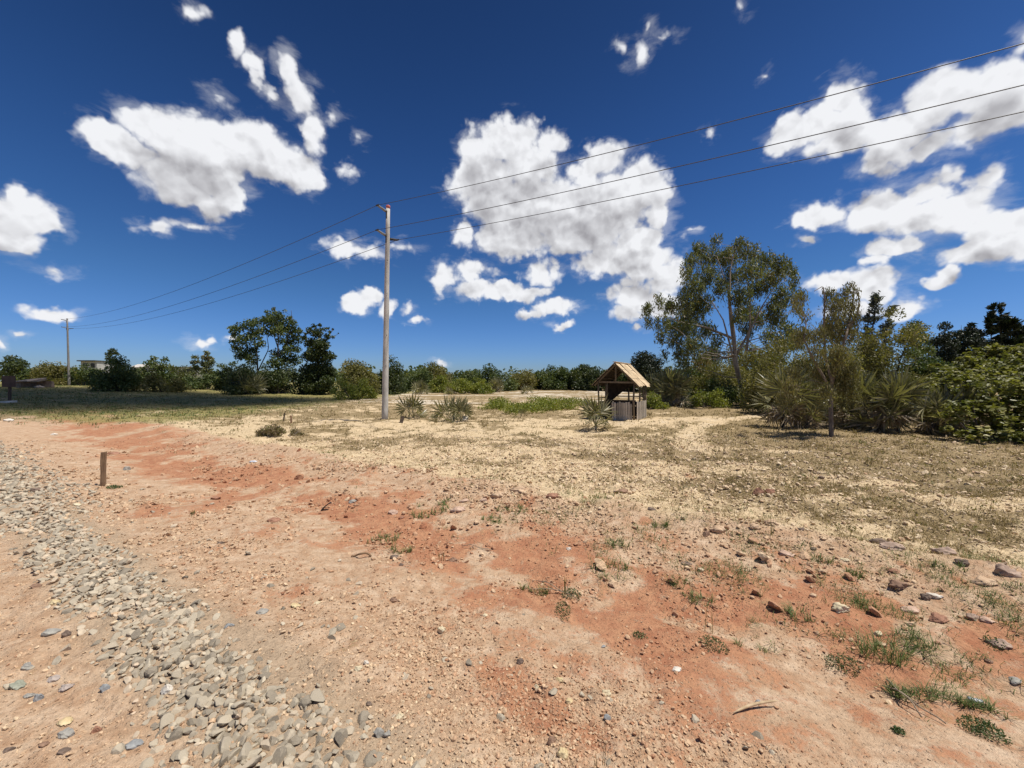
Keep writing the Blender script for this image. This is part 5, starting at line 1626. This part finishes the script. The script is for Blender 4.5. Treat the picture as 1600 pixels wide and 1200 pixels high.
ground_plants('low bright green creeping plants on the sand left of the kiosk', [(770, 640, 18), (800, 641, 22), (830, 636, 20), (860, 632, 22), (890, 630, 18), (905, 634, 14), (820, 645, 20), (850, 628, 18), (780, 634, 14), (840, 641, 20), (880, 640, 18)], .13, LM['bright'], 62, .42, 8000)
palm('larger spiky fan palm right of the pole with a pale board at its foot', 712, 660, 96, 58, 26, 8, seed=63, stems=2)
palm('thin spiky fan palm just right of the pole', 645, 654, 52, 44, 13, 5, seed=64)
palm('small fan palm alone in front of the kiosk', 931, 674, 68, 58, 17, 6, seed=65, stem=.2)
palm('low collapsed palm between the spiky palm and the kiosk', 813, 652, 30, 14, 5, 9, seed=66)
palm('tiny brown palm shoot left of the larger spiky palm', 677, 660, 16, 14, 6, 4, seed=67)
def foot_slab():
    b = gp(731, 655); m = b[1] / FPX
    tag(obj('pale_slab', MB().box((0, 0, 4 * m), (8 * m, 1.6 * m, 8 * m), Euler((-.5, .2, .2)).to_matrix(), jit=.01).mesh('pale_slab', plain_mat('pale_board', (.5, .45, .37), (.6, .55, .46), 8, .8)), None, b - np.array([0, .9, 0])), 'pale broken board leaning in the larger spiky palm', 'board')


foot_slab()

# right of the kiosk
G4 = 'thicket behind and right of the gum tree'
palm('wide palm clump with hanging dry leaves right of the kiosk', 1052, 643, 116, 66, 44, 26, Y=24, seed=68, stems=3, stem=.3)
bush('shrub', 'bright green shrub at the back corner of the kiosk', 'shrub', 1004, 1044, 612, 646, LM['bright'], 22.5, seed=104, dens=.8)
palm('palm clump behind the kiosk corner', 1020, 640, 70, 56, 22, 8, Y=27, seed=69)
bush('shrub', 'dark glossy shrub just right of the gum trunk', 'shrub', 1158, 1204, 572, 640, LM['dark'], 23.5, seed=70, group=G4, leafs=.13)
bush('shrub', 'low dark shrub left of the gum trunk', 'shrub', 1094, 1160, 590, 638, LM['mid'], 25.5, seed=71, group=G4)
bush('shrub', 'pale green low growth at the foot of the gum tree', 'shrub', 1078, 1136, 606, 642, LM['bright'], 23.5, seed=72, group=G4, dens=.6)
bush('thicket', 'dull green thicket between the kiosk palms and the gum trunk', 'thicket', 1020, 1120, 572, 636, LM['mid'], 32, seed=105, group=G4, dens=1.5, fill=.1)
bush('thicket', 'tall olive thicket behind the gum trunk', 'thicket', 1064, 1190, 554, 634, LM['olive'], 31, seed=73, group=G4, dens=1.6)
bush('thicket', 'high creeper covered thicket left of the thin gum tree', 'thicket', 1166, 1274, 524, 650, LM['olive'], 18.5, seed=74, group=G4, leafs=.12, lump=.2, bias=(0, 0, -.6), dens=1.5, fill=.1)
bush('thicket', 'creeper covered thicket behind the thin gum tree', 'thicket', 1240, 1352, 520, 655, LM['olive'], 17.0, seed=75, group=G4, leafs=.11, lump=.2, bias=(0, 0, -.6), dens=1.5, fill=.1)
bush('thicket', 'highest creeper covered thicket below the feathery pine', 'thicket', 1322, 1438, 508, 652, LM['olive'], 18.5, seed=76, group=G4, leafs=.12, lump=.2, bias=(0, 0, -.6), dome=.8, dens=1.5, fill=.1)
bush('thicket', 'lower green thicket right of the highest one', 'thicket', 1396, 1480, 545, 645, LM['mid'], 19, seed=77, group=G4, leafs=.12, dens=1.5)
palm('palm with stiff bright fans at the left end of the palm group', 1222, 668, 92, 96, 22, 14, Y=13.2, seed=78, stem=.42)
palm('dark palm with bare leaning stems between the thin gum and the stiff palm', 1266, 668, 104, 84, 26, 24, Y=13.0, seed=79, stem=.4, stems=2)
palm('broad palm with sweeping dry skirt right of the thin gum tree', 1376, 676, 150, 112, 44, 36, Y=12.2, seed=80, stem=.36, stems=2)
palm('palm with brown fans between the two largest palms', 1328, 670, 104, 90, 26, 26, Y=13.0, seed=81, stem=.38)
palm('ragged palm with a brown hanging leaf left of the broad leaved bush', 1450, 684, 84, 74, 16, 18, Y=11.6, seed=82, stem=.35)
palm('palm with long green fans rising out of the broad leaved bush', 1510, 668, 120, 84, 26, 12, Y=11.6, seed=83, stem=.3)
palm('small dry palm at the right end of the palm group', 1480, 662, 44, 50, 10, 8, Y=14.0, seed=94, stem=.3)

bush('thicket', 'long olive wall of creepers closing the view behind the palm group', 'thicket', 1150, 1450, 528, 640, LM['olive'], 22, seed=106, group=G4, leafs=.14, lump=.24, fill=.05, dens=1.3, dome=.6, depth=.12, n=60, bias=(0, 0, -.5))
bush('thicket', 'brown tangled undergrowth between the stiff palm and the thin gum trunk', 'thicket', 1206, 1300, 585, 662, LM['gumdry'], 15.5, seed=101, group=G4, leafs=.11, ratio=.25, bias=(0, 0, -.8), fill=.1)
bush('thicket', 'brown tangled undergrowth between the thin gum trunk and the broadest palm', 'thicket', 1290, 1380, 580, 664, LM['gumdry'], 15.2, seed=102, group=G4, leafs=.11, ratio=.25, bias=(0, 0, -.8), fill=.1)
bush('thicket', 'dull undergrowth behind the broadest palm and the ragged palm', 'thicket', 1370, 1480, 585, 662, LM['olive'], 16.5, seed=103, group=G4, leafs=.12, bias=(0, 0, -.5), fill=.1)

# broad-leaved bush at the right edge and the dark trees on the skyline
def broad_bush(label, lumps, Y0, n, leafs, seed):
    rg = np.random.default_rng(seed)
    b = W(np.mean([l[0] for l in lumps]), 700, Y0); b[2] = float(terrain(b[0], Y0))
    cl = []
    for (px, py, r, dy) in lumps:
        Y = Y0 + dy
        cl.append((*(W(px, py, Y) - b), r * Y / FPX))
    cl = np.array(cl)
    t = thing('broad_leaved_bush', label, 'bush', b, 'sprawling broad leaved bushes at the right')
    # many small tufts over the lumps break the outline up
    tuft, k = in_clumps(cl, n // 28, rg, .35)
    tr = cl[k, 3] * rg.uniform(.12, .38, len(tuft))
    q = rg.integers(0, len(tuft), n)
    pts = tuft[q] + unit(rg.normal(size=(n, 3))) * (rg.random(n) ** .5 * tr[q])[:, None]
    tone0 = rg.normal(.45, .22, len(tuft))[q]
    ok = pts[:, 2] > .02
    pts = pts[ok]
    tone = np.clip(tone0[ok] + rg.normal(0, .16, len(pts)), 0, 1)
    # leaves lie as a canopy: blades mostly level
    d = unit(rg.normal(size=(len(pts), 3)) * (1, 1, .35)); nrm = unit(rg.normal(size=(len(pts), 3)) * .45 + (0, -.15, 1))
    s = unit(np.cross(d, nrm)); L = (leafs * rg.uniform(.4, 1.3, len(pts)))[:, None]; w = L * .62
    v = np.stack([pts - d * L * .5, pts - d * L * .12 + s * w * .5 + nrm * w * .12, pts + d * L * .3 + s * w * .38 + nrm * w * .1, pts + d * L * .52, pts + d * L * .3 - s * w * .38 + nrm * w * .1, pts - d * L * .12 - s * w * .5 + nrm * w * .12], 1)
    i = np.arange(len(pts))[:, None] * 6
    f = np.concatenate([i + np.array([[0, 1, 2, 3]]), i + np.array([[0, 3, 4, 5]])])
    obj('crown', mesh_np('crown', v.reshape(-1, 3), [f], LM['big'], False, np.repeat(tone, 6)), t)
    mb = MB()
    for c in cl:
        p, r = limb((c[0] * .5, c[1] * .5, -.05), c[:3], .035, .012, rg); mb.tube(p, r, 5, False)
    obj('trunk', mb.mesh('trunk', M_BARKD, True), t)


broad_bush('nearest sprawling bush with broad pale glossy leaves at the right edge',
           [(1500, 660, 30, .2), (1540, 665, 34, 0), (1580, 660, 36, .1), (1620, 650, 40, .2), (1520, 630, 30, .8), (1560, 620, 36, .8), (1600, 612, 40, .8), (1490, 640, 24, .8), (1650, 630, 40, .5), (1545, 690, 20, -.2), (1590, 690, 24, -.3), (1510, 684, 16, 0),
            (1500, 600, 28, 1.8), (1540, 590, 32, 1.8), (1590, 580, 36, 1.8), (1640, 590, 40, 1.8), (1630, 690, 30, -.3), (1605, 645, 44, .5), (1575, 650, 36, .6), (1615, 620, 40, 1.2), (1610, 680, 30, .3), (1555, 670, 26, .5)], 9.8, 9500, .125, 84)
broad_bush('sloping bush of broad leaves rising behind the nearest broad leaved bush',
           [(1450, 600, 24, 0), (1480, 590, 26, 0), (1510, 575, 26, 0), (1545, 562, 28, 0), (1580, 555, 28, 0), (1620, 552, 30, 0), (1470, 615, 24, -.5), (1500, 600, 28, -.5), (1540, 590, 30, -.5), (1590, 580, 30, -.5), (1440, 625, 20, 0), (1630, 580, 34, -.5), (1465, 575, 16, .6), (1530, 552, 16, .6)], 15.0, 9000, .15, 85)

def feathery(label, base, Y, spires, n, seed, mat='needle', group=None):
    """casuarina: plumes of fine hanging or upright twigs"""
    rg = np.random.default_rng(seed)
    b = W(*base, Y); b[2] = float(terrain(b[0], Y))
    t = thing('feathery_pine', label, 'tree', b, group)
    mb = MB(); pts, dirs = [], []
    for (path, spread_, cnt) in spires:
        p = np.array([W(x, y, Y) - b for x, y in path])
        s = np.linspace(0, len(p) - 1, 14)
        q = np.stack([np.interp(s, np.arange(len(p)), p[:, i]) for i in range(3)], 1)
        mb.tube(q, np.linspace(.10, .015, len(q)), 6)
        sp = spread_ * Y / FPX
        for _ in range(cnt):
            k = rg.uniform(.18, 1); c = np.array([np.interp(k * 13, np.arange(14), q[:, i]) for i in range(3)])
            a = rg.uniform(0, 6.28); L = sp * (1.15 - .8 * k) * rg.uniform(.4, 1)
            e = c + np.array([math.cos(a) * L, math.sin(a) * L, L * rg.uniform(.1, .75)])
            mb.tube([c, (c + e) / 2 + (0, 0, .03), e], [.025, .016, .008], 4, False)
            m_ = n // (len(spires) * cnt) + 1
            tt = rg.uniform(.25, 1.05, m_)[:, None]
            pts.append(c + (e - c) * tt + rg.normal(0, .10 * sp, (m_, 3)))
            dirs.append(np.repeat((e - c)[None] / max(L, .01) + np.array([[0, 0, .2]]), m_, 0))
    pts = np.vstack(pts); dirs = np.vstack(dirs)
    d = unit(dirs + rg.normal(0, .45, dirs.shape))
    s = unit(np.cross(d, rg.normal(size=d.shape))); L = (Y * .013 * rg.uniform(.6, 1.3, len(pts)))[:, None]; w = L * .13
    v = np.stack([pts - d * L * .5, pts + s * w, pts + d * L * .5, pts - s * w], 1)
    obj('crown', mesh_np('crown', v.reshape(-1, 3), [np.arange(len(pts) * 4).reshape(-1, 4)], LM[mat], False, np.repeat(rg.random(len(pts)), 4)), t)
    obj('trunk', mb.mesh('trunk', M_BARKD, True), t)


feathery('feathery blue grey pine with two tops behind the thickets', (1368, 600), 30, [([(1364, 600), (1362, 520), (1372, 462)], 20, 46), ([(1372, 600), (1382, 530), (1393, 478)], 15, 30), ([(1360, 600), (1355, 530), (1357, 490)], 14, 26)], 2600, 86)
feathery('tall dark feathery pine with a forked top on the right skyline', (1560, 600), 46, [([(1552, 600), (1549, 540), (1548, 478)], 12, 30), ([(1562, 600), (1563, 530), (1562, 477)], 14, 30), ([(1566, 600), (1575, 530), (1578, 498)], 22, 34), ([(1570, 600), (1590, 540), (1592, 508)], 20, 28)], 6500, 87, 'black')
feathery('small feathery tree, left one of two on the dark wood', (1500, 600), 52, [([(1500, 600), (1501, 545), (1502, 508)], 11, 22)], 1500, 88, 'black')
feathery('small feathery tree, right one of two on the dark wood', (1522, 600), 52, [([(1520, 600), (1520, 545), (1521, 505)], 14, 24), ([(1522, 600), (1528, 545), (1530, 518)], 12, 14)], 2200, 89, 'black')
tree('leafy_tree', 'pale green leafy tree between the thicket and the dark wood', 'tree', (1425, 600), 30, [(1428, 507, 9), (1420, 518, 12), (1434, 516, 12), (1442, 528, 10), (1424, 532, 14), (1412, 530, 10), (1438, 545, 14), (1424, 552, 14), (1450, 548, 10)], 2600, .22, LM['mid'], seed=90, rtrunk=.14)
for k, (a, b_, t_, lab) in enumerate(((1440, 1496, 522, 'black looking tree at the left end of the dark wood'), (1480, 1536, 520, 'black looking tree under the two small feathery ones'), (1522, 1572, 525, 'black looking tree at the foot of the forked pine'), (1560, 1625, 528, 'black looking tree at the right end of the dark wood'))):
    bush('wood_tree', lab, 'tree', a, b_, t_, 596, LM['black'], 44 + k, seed=91 + k, group='dark wood on the right skyline', dome=.8, dens=1.4, lump=.2)
bush('wood_tree', 'dark hill of leaves seen through the lower gum branches', 'tree', 1110, 1260, 538, 612, LM['olive'], 40, seed=96, group=G4, dome=.8, dens=1.5)

# thin far wood closing the horizon
def far_wood():
    rg = np.random.default_rng(97)
    cl = []
    for k in range(300):
        px = rg.uniform(-500, 2100); Y = rg.uniform(120, 190)
        x = (px - 800) / FPX * Y
        z0 = float(terrain(x, Y)); h = rg.uniform(2.2, 4.2) * (1.0 if px < 560 else 1.35)
        r = rg.uniform(2.0, 3.4)
        cl.append((x, Y, z0 + h * .5, r)); cl.append((x + rg.normal(0, 2), Y + rg.normal(0, 2), z0 + h, r * .7))
    pts, k = in_clumps(cl, 24000, rg, .5, (1.6, 1.2, .8))
    tag(obj('far_wood', leaf_cloud('far_wood', pts, np.full(len(pts), 1.25), LM['mid'], rg, .7)), 'distant line of trees along the horizon', kind='stuff')


far_wood()


# ================================================================= grass and weeds
def blades(pos, n, h, w, rg, lean=.55, spread=.05, droop=.25):
    """bent blades, n to a tuft; returns verts, faces, tint"""
    N = len(pos)
    p = np.repeat(pos, n, 0)
    hh = np.repeat(h, n) * rg.uniform(.5, 1.15, N * n); ww = np.repeat(w, n)
    sp = np.repeat(spread if np.ndim(spread) else np.full(N, spread), n)
    a = rg.uniform(0, 2 * np.pi, N * n); rr = sp * np.sqrt(rg.random(N * n))
    p = p + np.stack([np.cos(a) * rr, np.sin(a) * rr, 0 * rr], 1)
    b = rg.uniform(0, 2 * np.pi, N * n); le = rg.uniform(.1, 1, N * n) * lean
    d = np.stack([np.cos(b) * le, np.sin(b) * le, np.ones(N * n)], 1); d = unit(d)
    s = np.stack([-np.sin(b), np.cos(b), 0 * b], 1)
    mid = p + d * hh[:, None] * .55
    tip = p + d * hh[:, None] + np.stack([np.cos(b), np.sin(b), 0 * b], 1) * (hh * droop)[:, None] - np.array([0, 0, 1]) * (hh * droop * .7)[:, None]
    v = np.stack([p - s * ww[:, None] * .5, p + s * ww[:, None] * .5, mid + s * ww[:, None] * .4, mid - s * ww[:, None] * .4, tip], 1)
    i = np.arange(N * n) * 5
    q = np.stack([i, i + 1, i + 2, i + 3], 1); t = np.stack([i + 3, i + 2, i + 4], 1)
    tint = np.clip(np.repeat(rg.normal(.45, .18, N), n) + rg.normal(0, .18, N * n), 0, 1)
    return v.reshape(-1, 3), [q, t], np.repeat(tint, 5)


def sample_ground(n, y0, y1, rg):
    py = rg.uniform(y0, y1, n); px = rg.uniform(-200, 1800, n)
    Y = (CAM_Z - .0) * FPX / (py - HZ)
    return (px - 800) / FPX * Y, Y


def build_grass():
    rg = np.random.default_rng(120)
    x, y = sample_ground(140000, 622, 960, rg)
    zs = zones(x, y)
    u, v = uv_(x, y)
    p = (.25 * zs[1] + .75 * zs[2]) * (.75 * sst(fbm(x * 1.6, y * 1.6, 121, 3), -.10, .30) * 1.9 + .10) + .012 * sst(v, 2.6, 4)
    k = (rg.random(len(x)) < p * .62)
    x, y = x[k], y[k]
    pos = np.stack([x, y, gz(x, y) - .005], 1)
    h = rg.uniform(.035, .12, len(x)) * np.clip(y / 9, .75, 2.0)
    w = np.maximum(.0035, .0011 * y)
    vv, f, t = blades(pos, 5, h, w, rg, 1.5, .045 + .006 * y, .3)
    tag(obj('dry_grass', mesh_np('dry_grass', vv, f, LM['straw'], False, t)), 'short dry grass over the sandy field', kind='stuff')
    print('dry tufts', len(x))
    # taller dry clumps that stand up out of the short grass
    x, y = sample_ground(2600, 632, 800, rg)
    zs = zones(x, y)
    k = rg.random(len(x)) < .34 * np.clip(zs[2], 0, 1) * sst(fbm(x * .7, y * .7, 151, 2), -.2, .3)
    x, y = x[k], y[k]
    pos = np.stack([x, y, gz(x, y) - .01], 1)
    vv, f, t = blades(pos, 16, rg.uniform(.10, .27, len(x)), np.maximum(.004, .0010 * y), rg, .75, .05 + .004 * y, .3)
    tag(obj('dry_grass_clumps', mesh_np('dry_grass_clumps', vv, f, LM['straw'], False, t)), 'taller clumps of dry grass standing over the field', kind='stuff')
    print('dry clumps tufts', len(x))
    # darker litter: leaves and bits lying flat
    x, y = sample_ground(70000, 625, 930, rg)
    zs = zones(x, y)
    k = rg.random(len(x)) < zs[2] * .40 + .05 * zs[1] + .5 * sst(x, 2.5, 4.5) * sst(y, 8, 10) * (y < 14.5)  # denser litter under the right trees also stands in for their wide shadow
    x, y = x[k], y[k]
    pts = np.stack([x, y, gz(x, y) + .012 + .0012 * y], 1)
    tag(obj('leaf_litter', leaf_cloud('leaf_litter', pts, .013 + .0042 * y, LM['dry'], rg, .5, (0, 0, 0), (1, 1, .5))), 'dry leaves and plant litter on the sandy field', kind='stuff')
    # greener growth: far left meadow and weedy strip along the spoil line
    x, y = sample_ground(92000, 606, 1150, rg)
    xm, ym = sample_ground(16000, 608, 652, rg)
    km = xm < -9
    x = np.concatenate([x, xm[km]]); y = np.concatenate([y, ym[km]])
    zs = zones(x, y); u, v = uv_(x, y)
    weedy = np.exp(-((v - 3.9) / .55) ** 2) * sst(x, -1.5, 1.2) * sst(fbm(x * 1.9, y * 1.9, 131, 3), -.08, .32)
    weedy = np.maximum(weedy, .8 * np.exp(-((v - 4.7) / .6) ** 2) * sst(x, -6, -1) * sst(fbm(x * 1.4, y * 1.4, 133, 3), .0, .35))
    weedy = np.maximum(weedy, .16 * sst(v, 4.6, 6) * sst(fbm(x * 1.1, y * 1.1, 137, 3), .12, .42))
    p = np.maximum(zs[5] * .55, weedy * .55)
    k = rg.random(len(x)) < p
    x, y = x[k], y[k]
    pos = np.stack([x, y, gz(x, y) - .005], 1)
    vv, f, t = blades(pos, 5, rg.uniform(.03, .12, len(x)) * np.clip(y / 8, .8, 1.8), np.maximum(.0032, .0011 * y), rg, 1.2, .03 + .006 * y, .35)
    tag(obj('green_grass', mesh_np('green_grass', vv, f, LM['grass'], False, t)), 'thin green grass growing among the stones and at the far left', kind='stuff')
    print('green tufts', len(x))
    # little broad weeds in the sand
    x, y = sample_ground(18500, 640, 900, rg)
    zs = zones(x, y)
    k = rg.random(len(x)) < (.06 + .14 * zs[2]) * zs[1] * sst(fbm(x * 1.3, y * 1.3, 141, 2), -.05, .4)
    x, y = np.repeat(x[k], 7), np.repeat(y[k], 7)
    sp = .02 + .005 * y
    x = x + rg.normal(0, 1, len(x)) * sp; y = y + rg.normal(0, 1, len(y)) * sp
    pts = np.stack([x, y, gz(x, y) + rg.uniform(.01, .05, len(x))], 1)
    tag(obj('low_weeds', leaf_cloud('low_weeds', pts, .012 + .0042 * y, LM['olive'], rg, .5, (0, 0, .5))), 'small low weeds dotted over the sandy field', kind='stuff')


build_grass()

# weeds that can be picked out one by one: column, row, width, height in the photograph, form, label
WEEDS = [
 (1115, 996, 38, 20, 'cushion', 'dense dark green cushion weed alone on reddish soil in front'),
 (1318, 1018, 50, 20, 'cushion', 'flat spreading green weed right of the cushion weed'),
 (1538, 1114, 52, 28, 'cushion', 'dark green creeping weed near the lower right corner'),
 (998, 980, 22, 12, 'cushion', 'small green rosette on the smooth tan soil in the middle'),
 (1404, 1122, 16, 10, 'cushion', 'tiny green weed on bare soil at lower right'),
 (893, 915, 34, 16, 'cushion', 'green mat at the crossing of the dry runner stems'),
 (880, 945, 24, 30, 'cushion', 'upright weed with a white dot below the crossing runners'),
 (826, 904, 26, 22, 'tuft', 'grass tuft at the left end of the runner stems'),
 (846, 908, 22, 22, 'tuft', 'grass tuft just right of the leftmost runner tuft'),
 (883, 910, 14, 38, 'stalk', 'tall two pronged stalk standing in the crossing runners'),
 (1109, 968, 14, 52, 'stalk', 'thin single stalk with a spread foot on red soil'),
 (955, 884, 66, 28, 'tuft', 'wide green grass patch above the runner stems'),
 (1195, 996, 18, 14, 'tuft', 'small tuft at the right of the cushion weed'),
 (1155, 987, 18, 16, 'tuft', 'small tuft between the thin stalk and the cushion weed'),
 (625, 853, 42, 26, 'tuft', 'pale grass tuft on the red soil below the grass strip'),
 (598, 832, 58, 18, 'tuft', 'long low grass strip on the red soil'),
 (690, 860, 16, 24, 'stalk', 'pair of thin stalks left of the brown clod'),
 (666, 793, 76, 22, 'tuft', 'thick grass strip between the pink rocks'),
 (178, 762, 22, 9, 'cushion', 'small green weed at the foot of the wooden stake'),
 (300, 800, 20, 8, 'tuft', 'little green tuft on the crumbly soil right of the stake'),
 (1285, 885, 28, 26, 'tuft', 'upright grass tuft behind the big pitted cream rock'),
 (1245, 955, 46, 30, 'tuft', 'grass clump left of the big pitted cream rock'),
 (1378, 1000, 90, 80, 'tuft', 'biggest stand of tall grass at right'),
 (1440, 1000, 50, 40, 'tuft', 'grass below the dark red oval rock'),
 (1505, 1075, 90, 40, 'runner', 'long green runner grass around the flattened can'),
 (1425, 1062, 50, 50, 'runner', 'arching runner grass below the biggest grass stand'),
 (935, 1195, 40, 40, 'stalk', 'dry arching grass stem at the front edge'),
 (1210, 855, 10, 44, 'stalk', 'thin dark stem standing between the buff rocks'),
 (1060, 905, 40, 24, 'tuft', 'sparse tuft below the dark brown oval stone'),
 (1090, 925, 50, 20, 'tuft', 'low tuft left of the tall single stalk'),
 (1030, 830, 30, 24, 'tuft', 'green tuft in the middle of the sandy field edge'),
 (965, 850, 40, 18, 'tuft', 'tuft behind the wide green grass patch'),
 (700, 785, 26, 14, 'tuft', 'tuft at the left of the rounded pinkish rock'),
 (800, 800, 60, 18, 'tuft', 'grass in front of the long flat rock'),
 (770, 812, 40, 16, 'tuft', 'short grass below the blunt tan rock'),
 (1420, 985, 34, 30, 'tuft', 'tuft between the cream rock and the oval rock'),
 (1350, 940, 40, 24, 'tuft', 'tuft right beside the big pitted cream rock'),
 (1330, 905, 40, 24, 'tuft', 'tuft behind the bank on the left of the long brown rock'),
 (1480, 905, 46, 20, 'tuft', 'yellowish tuft under the purple grey layered rock'),
 (1555, 1000, 30, 16, 'cushion', 'grey green weed by the long low purplish rock'),
]


def build_weeds():
    for k, (px, py, w, h, form, lab) in enumerate(WEEDS):
        rg = np.random.default_rng(200 + k)
        b = gp(px, py); m = b[1] / FPX; ww, hh = w * m, h * m
        dep = math.cos(math.atan2(CAM_Z, b[1]))
        hh_ = hh / max(dep, .6)
        if form == 'cushion':
            n = int(np.clip(.42 * w * h, 150, 900))
            a = rg.uniform(0, 6.283, n); r = rg.random(n) ** .6 * (1 + .35 * pn(np.cos(a) * 1.8 + k, np.sin(a) * 1.8, 3))
            x = np.cos(a) * r * ww * .5; y = np.sin(a) * r * max(hh * .9, ww * .28)
            z = rg.uniform(.0, 1, n) * (1 - r * .6) * hh_ * .55 + .004
            zg = gz(b[0] + x, b[1] + y) - b[2]
            me = leaf_cloud('weed', np.stack([x, y, z + zg], 1), np.full(n, max(.013, 3.0 * m)), LM['weed'], rg, .45, (0, 0, .9))
        else:
            nt = {'tuft': max(4, int(w * .30)), 'runner': int(w * .5), 'stalk': 3}[form]
            a = rg.uniform(0, 6.283, nt); r = np.sqrt(rg.random(nt))
            x = np.cos(a) * r * ww * .45; y = np.sin(a) * r * ww * .35
            if form == 'runner':
                s = rg.random(nt); x = (s - .5) * ww; y = -(s - .5) * ww * .55 + rg.normal(0, .02, nt)
            pos = np.stack([x, y, gz(b[0] + x, b[1] + y) - b[2] - .004], 1)
            hgt = np.full(nt, hh_ * (.9 if form != 'tuft' else min(.75, .045 / max(hh_, .01) + .35)))
            if form == 'runner': hgt *= .5
            nb = {'tuft': 6, 'runner': 6, 'stalk': 2}[form]
            v, f, t = blades(pos, nb, hgt, np.full(nt, max(.003, .9 * m)), rg, {'tuft': 1.25, 'runner': 1.6, 'stalk': .25}[form], .012, .25 if form != 'stalk' else .12)
            me = mesh_np('grass_tuft', v, f, LM['grass' if form != 'stalk' else ('straw' if 'dry' in lab else 'olive')], False, t)
        nm = {'cushion': 'weed', 'tuft': 'grass_tuft', 'runner': 'runner_grass', 'stalk': 'grass_stalk'}[form]
        tag(obj(nm, me, None, b), lab, 'weed' if form == 'cushion' else 'grass', 'weeds and grass tufts on the bare soil')


build_weeds()

# dry bush in the middle left
def dry_bush():
    rg = np.random.default_rng(300)
    b = gp(430, 684); m = b[1] / FPX
    t = thing('dry_bush', 'low grey dried out bush on the sand left of the pole', 'bush', b)
    cl = np.array([(x * m, rg.uniform(-.3, .3), z * m, r * m) for x, z, r in ((-26, 6, 8), (-14, 10, 10), (0, 11, 11), (12, 9, 9), (-6, 6, 9), (24, 6, 8), (-20, 4, 8), (36, 3, 6))])
    pts, k = in_clumps(cl, 1300, rg, .5)
    pts = pts[pts[:, 2] > 0]
    obj('crown', leaf_cloud('crown', pts, np.full(len(pts), .09), LM['dry'], rg, .22, (0, 0, .8)), t)
    pts, k = in_clumps(cl, 900, rg, .5); pts = pts[pts[:, 2] > 0]
    obj('green_shoots', leaf_cloud('green_shoots', pts, np.full(len(pts), .07), LM['olive'], rg, .3, (0, 0, .9)), t)
    mb = MB()
    for c in cl:
        for _ in range(3):
            p, r = limb((c[0] * .6, c[1] * .5, -.02), c[:3] + rg.normal(0, .06, 3) + (0, 0, .06), .009, .004, rg); mb.tube(p, r, 4, False)
    obj('trunk', mb.mesh('trunk', M_TWIG, True), t)


dry_bush()
tris = 0
for me in bpy.data.meshes:
    tris += len(me.loops) - 2 * len(me.polygons)
print('unique triangles', tris, 'objects', len(bpy.data.objects))
